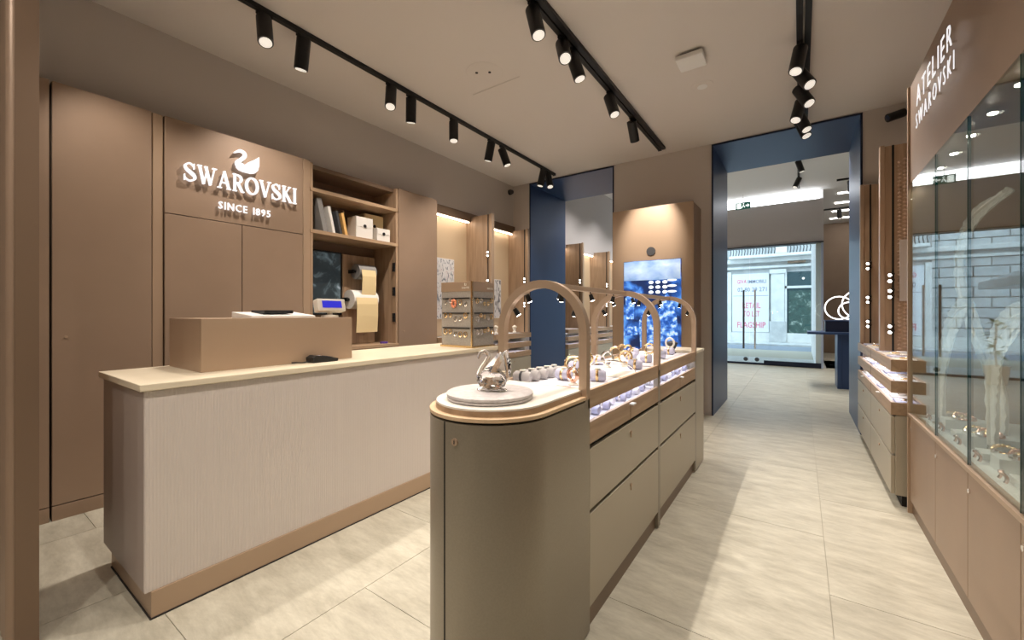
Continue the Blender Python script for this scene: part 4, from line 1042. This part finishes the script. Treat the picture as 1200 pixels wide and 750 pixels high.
build('housing', box(p.x-.105, p.x+.105, p.y-.105, p.y+.105, ZC-.06, ZC-.02), M['whiteplastic'], t, bevel=.012)
t = thing('dome_camera', 'small black security camera on the wall near the left blue portal', 'camera', (-4.0, 5.64, 3.32))
build('mount', MB().cyl((-4.0,5.64,3.325),(-3.97,5.64,3.325), .045, n=20), M['black'], t, smooth=40)
build('eye', MB().sphere((-3.955,5.64,3.325), .038, 8), M['darkgrey'], t, smooth=60)
t = thing('wall_camera', 'black bullet camera on the wall right of the blue portal', 'camera', (.80, YB-.02, 3.30))
build('mount', MB().cyl((.80,YB,3.33),(.80,YB-.02,3.33), .03, n=14).cyl((.80,YB-.02,3.33),(.80,YB-.06,3.32), .01, n=8), M['black'], t)
build('body', MB().cyl((.86,YB-.05,3.335),(.73,YB-.11,3.29), .042, n=18), M['black'], t, smooth=40)
build('lens', MB().cyl((.73,YB-.11,3.29),(.726,YB-.112,3.2886), .03, n=16), M['silver'], t)

# ================================================================== NEXT ROOM OBJECTS
# exit sign hanging from the ceiling
t = thing('exit_sign', 'green and white exit sign hanging before the bright ceiling slot', 'sign', (-1.16, 11.6, 3.92))
build('box', box(-1.32, -1.0, 11.58, 11.60, 3.86, 4.03), M['green'], t)
build('stem', MB().cyl((-1.16,11.59,4.03),(-1.16,11.59,ZC2), .008, n=8), M['silver'], t)
q = MB().prism([(-1.10,3.93),(-1.06,3.93),(-1.06,3.90),(-1.02,3.945),(-1.06,3.99),(-1.06,3.96),(-1.10,3.96)], lambda p_, s_: (p_[0], s_, p_[1]), 11.575, 11.58)
build('arrow', q, M['exitwhite'], t)
q = MB().box(-1.29,-1.20,11.575,11.58,3.88,4.01); build('doorway', q, M['exitwhite'], t)
q = MB(); ribbon(q, [(-1.19,3.89),(-1.165,3.93),(-1.15,3.965),(-1.135,3.93),(-1.12,3.90)], .016, lambda p_, s_: (p_[0], s_, p_[1]), 11.575, 11.58); q.cyl((-1.148,11.575,3.992),(-1.148,11.58,3.992),.014,n=10); build('runner', q, M['exitwhite'], t)
# dark blue desk
t = thing('reception_desk', 'dark blue desk with a thin projecting top by the street window', 'desk', (.85, 9.3, 0))
build('top', box(.10, 1.6, 8.95, 9.65, .93, .97), M['blue'], t, bevel=.004)
build('side_panel', box(.52, .58, 9.0, 9.6, 0, .93), M['blue'], t, bevel=.003)
build('front_panel', box(.58, 1.6, 9.02, 9.06, 0, .93), M['blue'], t, bevel=.003)
t = thing('plinth_box', 'dark blue box plinth on the desk under the white rings', 'plinth', (.75, 9.3, .97))
build('box', box(.36, 1.15, 9.15, 9.5, .97, 1.16), M['blue_edge'], t, bevel=.004)
build('cap', box(.35, 1.16, 9.14, 9.51, 1.16, 1.175), M['blue'], t)
t = thing('ring_sculpture', 'sculpture of interlocking white rings on the dark blue plinth', 'sculpture', (.62, 9.3, 1.175))
for cx, rr, tz in ((.56,.20,.0),(.86,.26,.5),(.70,.15,-.5)):
    pts = [(cx + rr*math.cos(a), 9.3 + rr*.5*math.sin(a)*math.sin(tz), 1.194 + rr + rr*math.sin(a)*math.cos(tz*.4)) for a in [2*PI*i/32 for i in range(32)]]
    build('ring', MB().tube(pts, .010, 8, True), M['ring'], t, smooth=60)
# potted plant at the left of the street doors
pp = Vector((-1.75, 11.2, 0))
t = thing('potted_plant', 'leafy plant in a pale pot beside the street doors', 'plant', pp)
build('pot', MB().lathe([(.13,0),(.17,.34),(.15,.34),(.14,.30)], pp, 20), M['white'], t, smooth=40)
build('stem', MB().tube([(pp.x,pp.y,.3),(pp.x+.02,pp.y,.7),(pp.x,pp.y,1.1)], .014, 6), M['oak'], t)
random.seed(5)
for k in range(26):
    a = random.uniform(0, 2*PI); z = random.uniform(.5, 1.15); l = random.uniform(.16,.28)
    d = Vector((math.cos(a), math.sin(a), random.uniform(-.2,.7))).normalized(); sd = d.cross(Vector((0,0,1))).normalized(); b0 = Vector((pp.x,pp.y,z))
    build('leaf', MB().add([b0, b0+d*l*.5+sd*.035, b0+d*l+Vector((0,0,-.04)), b0+d*l*.5-sd*.035, b0+d*l*.5+Vector((0,0,.012))], [(0,1,4),(1,2,4),(2,3,4),(3,0,4)]), M['leaf'], t)

# ================================================================== STREET
struct('street_ground', box(-14, 12, YS+.15, 24, -.14, -.02), M['asphalt'])
struct('pavement_near', box(-14, 12, YS+.15, 14.2, -.02, .0), M['stone'])
struct('pavement_far', box(-14, 12, 19.6, 21, -.02, .05), M['stone'])
fb = thing('stone_building', 'pale stone building with a shop window across the street', 'building', (-2, 21.5, 0))
build('wall', box(-13, 10, 21.12, 21.6, 0, 9), M['stone'], fb)
random.seed(11)
def blocks(x0, x1, z0, z1, bh, bl, m):
    z = z0; r = 0
    while z < z1 - .05:
        zz = min(z1, z+bh); x = x0 - (bl/2 if r % 2 else 0)
        while x < x1 - .05:
            a, b = max(x0, x), min(x1, x+bl)
            if b-a > .06: build('stone_block', box(a+.012, b-.012, 21.02-random.uniform(0,.015), 21.12, z+.015, zz-.015), m, fb, bevel=.008, seg=1)
            x += bl
        z = zz; r += 1
blocks(-7.6, -2.72, .05, 3.25, .36, .85, M['stone'])
blocks(-7.6, -2.72, 3.55, 5.35, .36, .85, M['stone'])
build('plinth_course', box(-8, 10, 20.98, 21.12, 0, .45), M['stone2'], fb, bevel=.02)
build('pilaster', box(-1.04, -.55, 20.96, 21.12, .45, 3.15), M['stone2'], fb, bevel=.015)
build('pilaster', box(-1.10, -.49, 20.92, 21.12, .05, .95), M['stone'], fb, bevel=.015)
build('capital', box(-1.10, -.49, 20.90, 21.12, 3.0, 3.18), M['stone2'], fb, bevel=.015)
build('pilaster', box(-2.74, -2.56, 20.96, 21.12, .05, 3.15), M['stone2'], fb, bevel=.015)
build('cornice', box(-13, 10, 20.80, 21.12, 3.50, 3.68), M['stone2'], fb, bevel=.03)
build('cornice', box(-13, 10, 20.92, 21.12, 3.25, 3.36), M['stone2'], fb, bevel=.02)
bal = build('balcony', box(-2.6, 1.2, 20.45, 21.12, 3.68, 3.80), M['stone2'], fb, bevel=.02)
build('balcony_rail', box(-2.6, 1.2, 20.47, 20.53, 4.62, 4.70), M['darkgrey'], bal)
for k in range(34):
    x = -2.55 + k*.11
    build('baluster', MB().tube([(x,20.50,3.80),(x+.03,20.50,4.0),(x-.03,20.50,4.3),(x,20.50,4.62)], .018, 6), M['darkgrey'], bal)
build('balcony_post', box(-.85, -.45, 20.44, 20.56, 3.80, 4.75), M['stone2'], bal, bevel=.015)
# shop window opposite
wn = build('shop_window', box(-.54, 2.2, 21.03, 21.10, .10, 3.05), M['shopglass'], fb)
for a, b, c, d in ((-.54,2.2,2.35,2.45),(.42,.56,.10,2.35),(-.54,-.47,.10,3.05),(-.54,2.2,.08,.20)): build('frame', box(a, b, 20.97, 21.03, c, d), M['stone2'], wn)
build('lamp_box', box(-.45, .18, 20.85, 21.0, 3.40, 3.52), M['brown_dark'], fb)
build('door_glow', box(-.40, .36, 21.02, 21.03, .25, 2.25), print_mat('shop_interior', [(0,(.02,.03,.03,1)),(.55,(.05,.10,.09,1)),(.68,(.25,.32,.28,1)),(.75,(.8,.85,.85,1))], 5, .25, dist=1), wn)
for x_, z_ in ((.1,2.75),(1.2,2.7)): build('lamp', MB().sphere((x_,20.99,z_), .05, 8), M['lamp'], wn)
# letting poster
po = thing('letting_poster', 'large white letting poster filling a window across the street', 'poster', (-1.8, 21.0, .1))
build('sheet', box(-2.54, -1.12, 21.0, 21.05, .47, 3.05), M['poster'], po)
pf = lambda p_, t: (p_[0], 21.0 - t, p_[1])
def ptext(txt, x0, x1, z, size, m):
    mb, wd = text_mesh(txt, size, pf, .0, .006, bold=.003)
    k = (x1-x0)/wd; mb.v = [(x0+v[0]*k, v[1], z+v[2]) for v in mb.v]; build('lettering', mb, m, po)
ptext('GIVA', -2.34, -1.96, 2.62, .26, M['pinkink']); ptext('IMMOBILI', -1.92, -1.22, 2.62, .22, M['greyink'])
ptext('02 80 29 271', -2.32, -1.2, 2.26, .26, M['greyink'])
ptext('RETAIL', -2.14, -1.42, 1.52, .36, M['pinkink']); ptext('TO LET', -2.10, -1.46, 1.16, .34, M['pinkink'])
ptext('FLAGSHIP', -2.34, -1.24, .66, .36, M['pinkink'])
build('rule', box(-2.50, -1.14, 20.995, 21.0, 2.06, 2.08), M['greyink'], po)
# cafe parasol on the near pavement (seen in the showcase reflection)
t = thing('cafe_parasol', 'white square cafe parasol on the pavement outside', 'parasol', (-4.2, 15.4, 0))
build('pole', MB().cyl((-4.2,15.4,.05),(-4.2,15.4,2.75), .03, n=10), M['silver'], t, smooth=40)
build('base', MB().lathe([(.30,0),(.30,.05),(.05,.08)], (-4.2,15.4,0), 20), M['darkgrey'], t, smooth=40)
cv = MB(); R_ = 1.9
pts = [(-4.2+R_*math.cos(PI/4+PI/2*i), 15.4+R_*math.sin(PI/4+PI/2*i)) for i in range(4)]
cv.add([(-4.2,15.4,2.72)] + [(p_[0],p_[1],2.15) for p_ in pts] + [(p_[0],p_[1],1.95) for p_ in pts] + [(-4.2,15.4,2.66)], [(0,1,2),(0,2,3),(0,3,4),(0,4,1),(1,5,6,2),(2,6,7,3),(3,7,8,4),(4,8,5,1),(9,6,5),(9,7,6),(9,8,7),(9,5,8)])
build('canopy', cv, M['awning'], t)
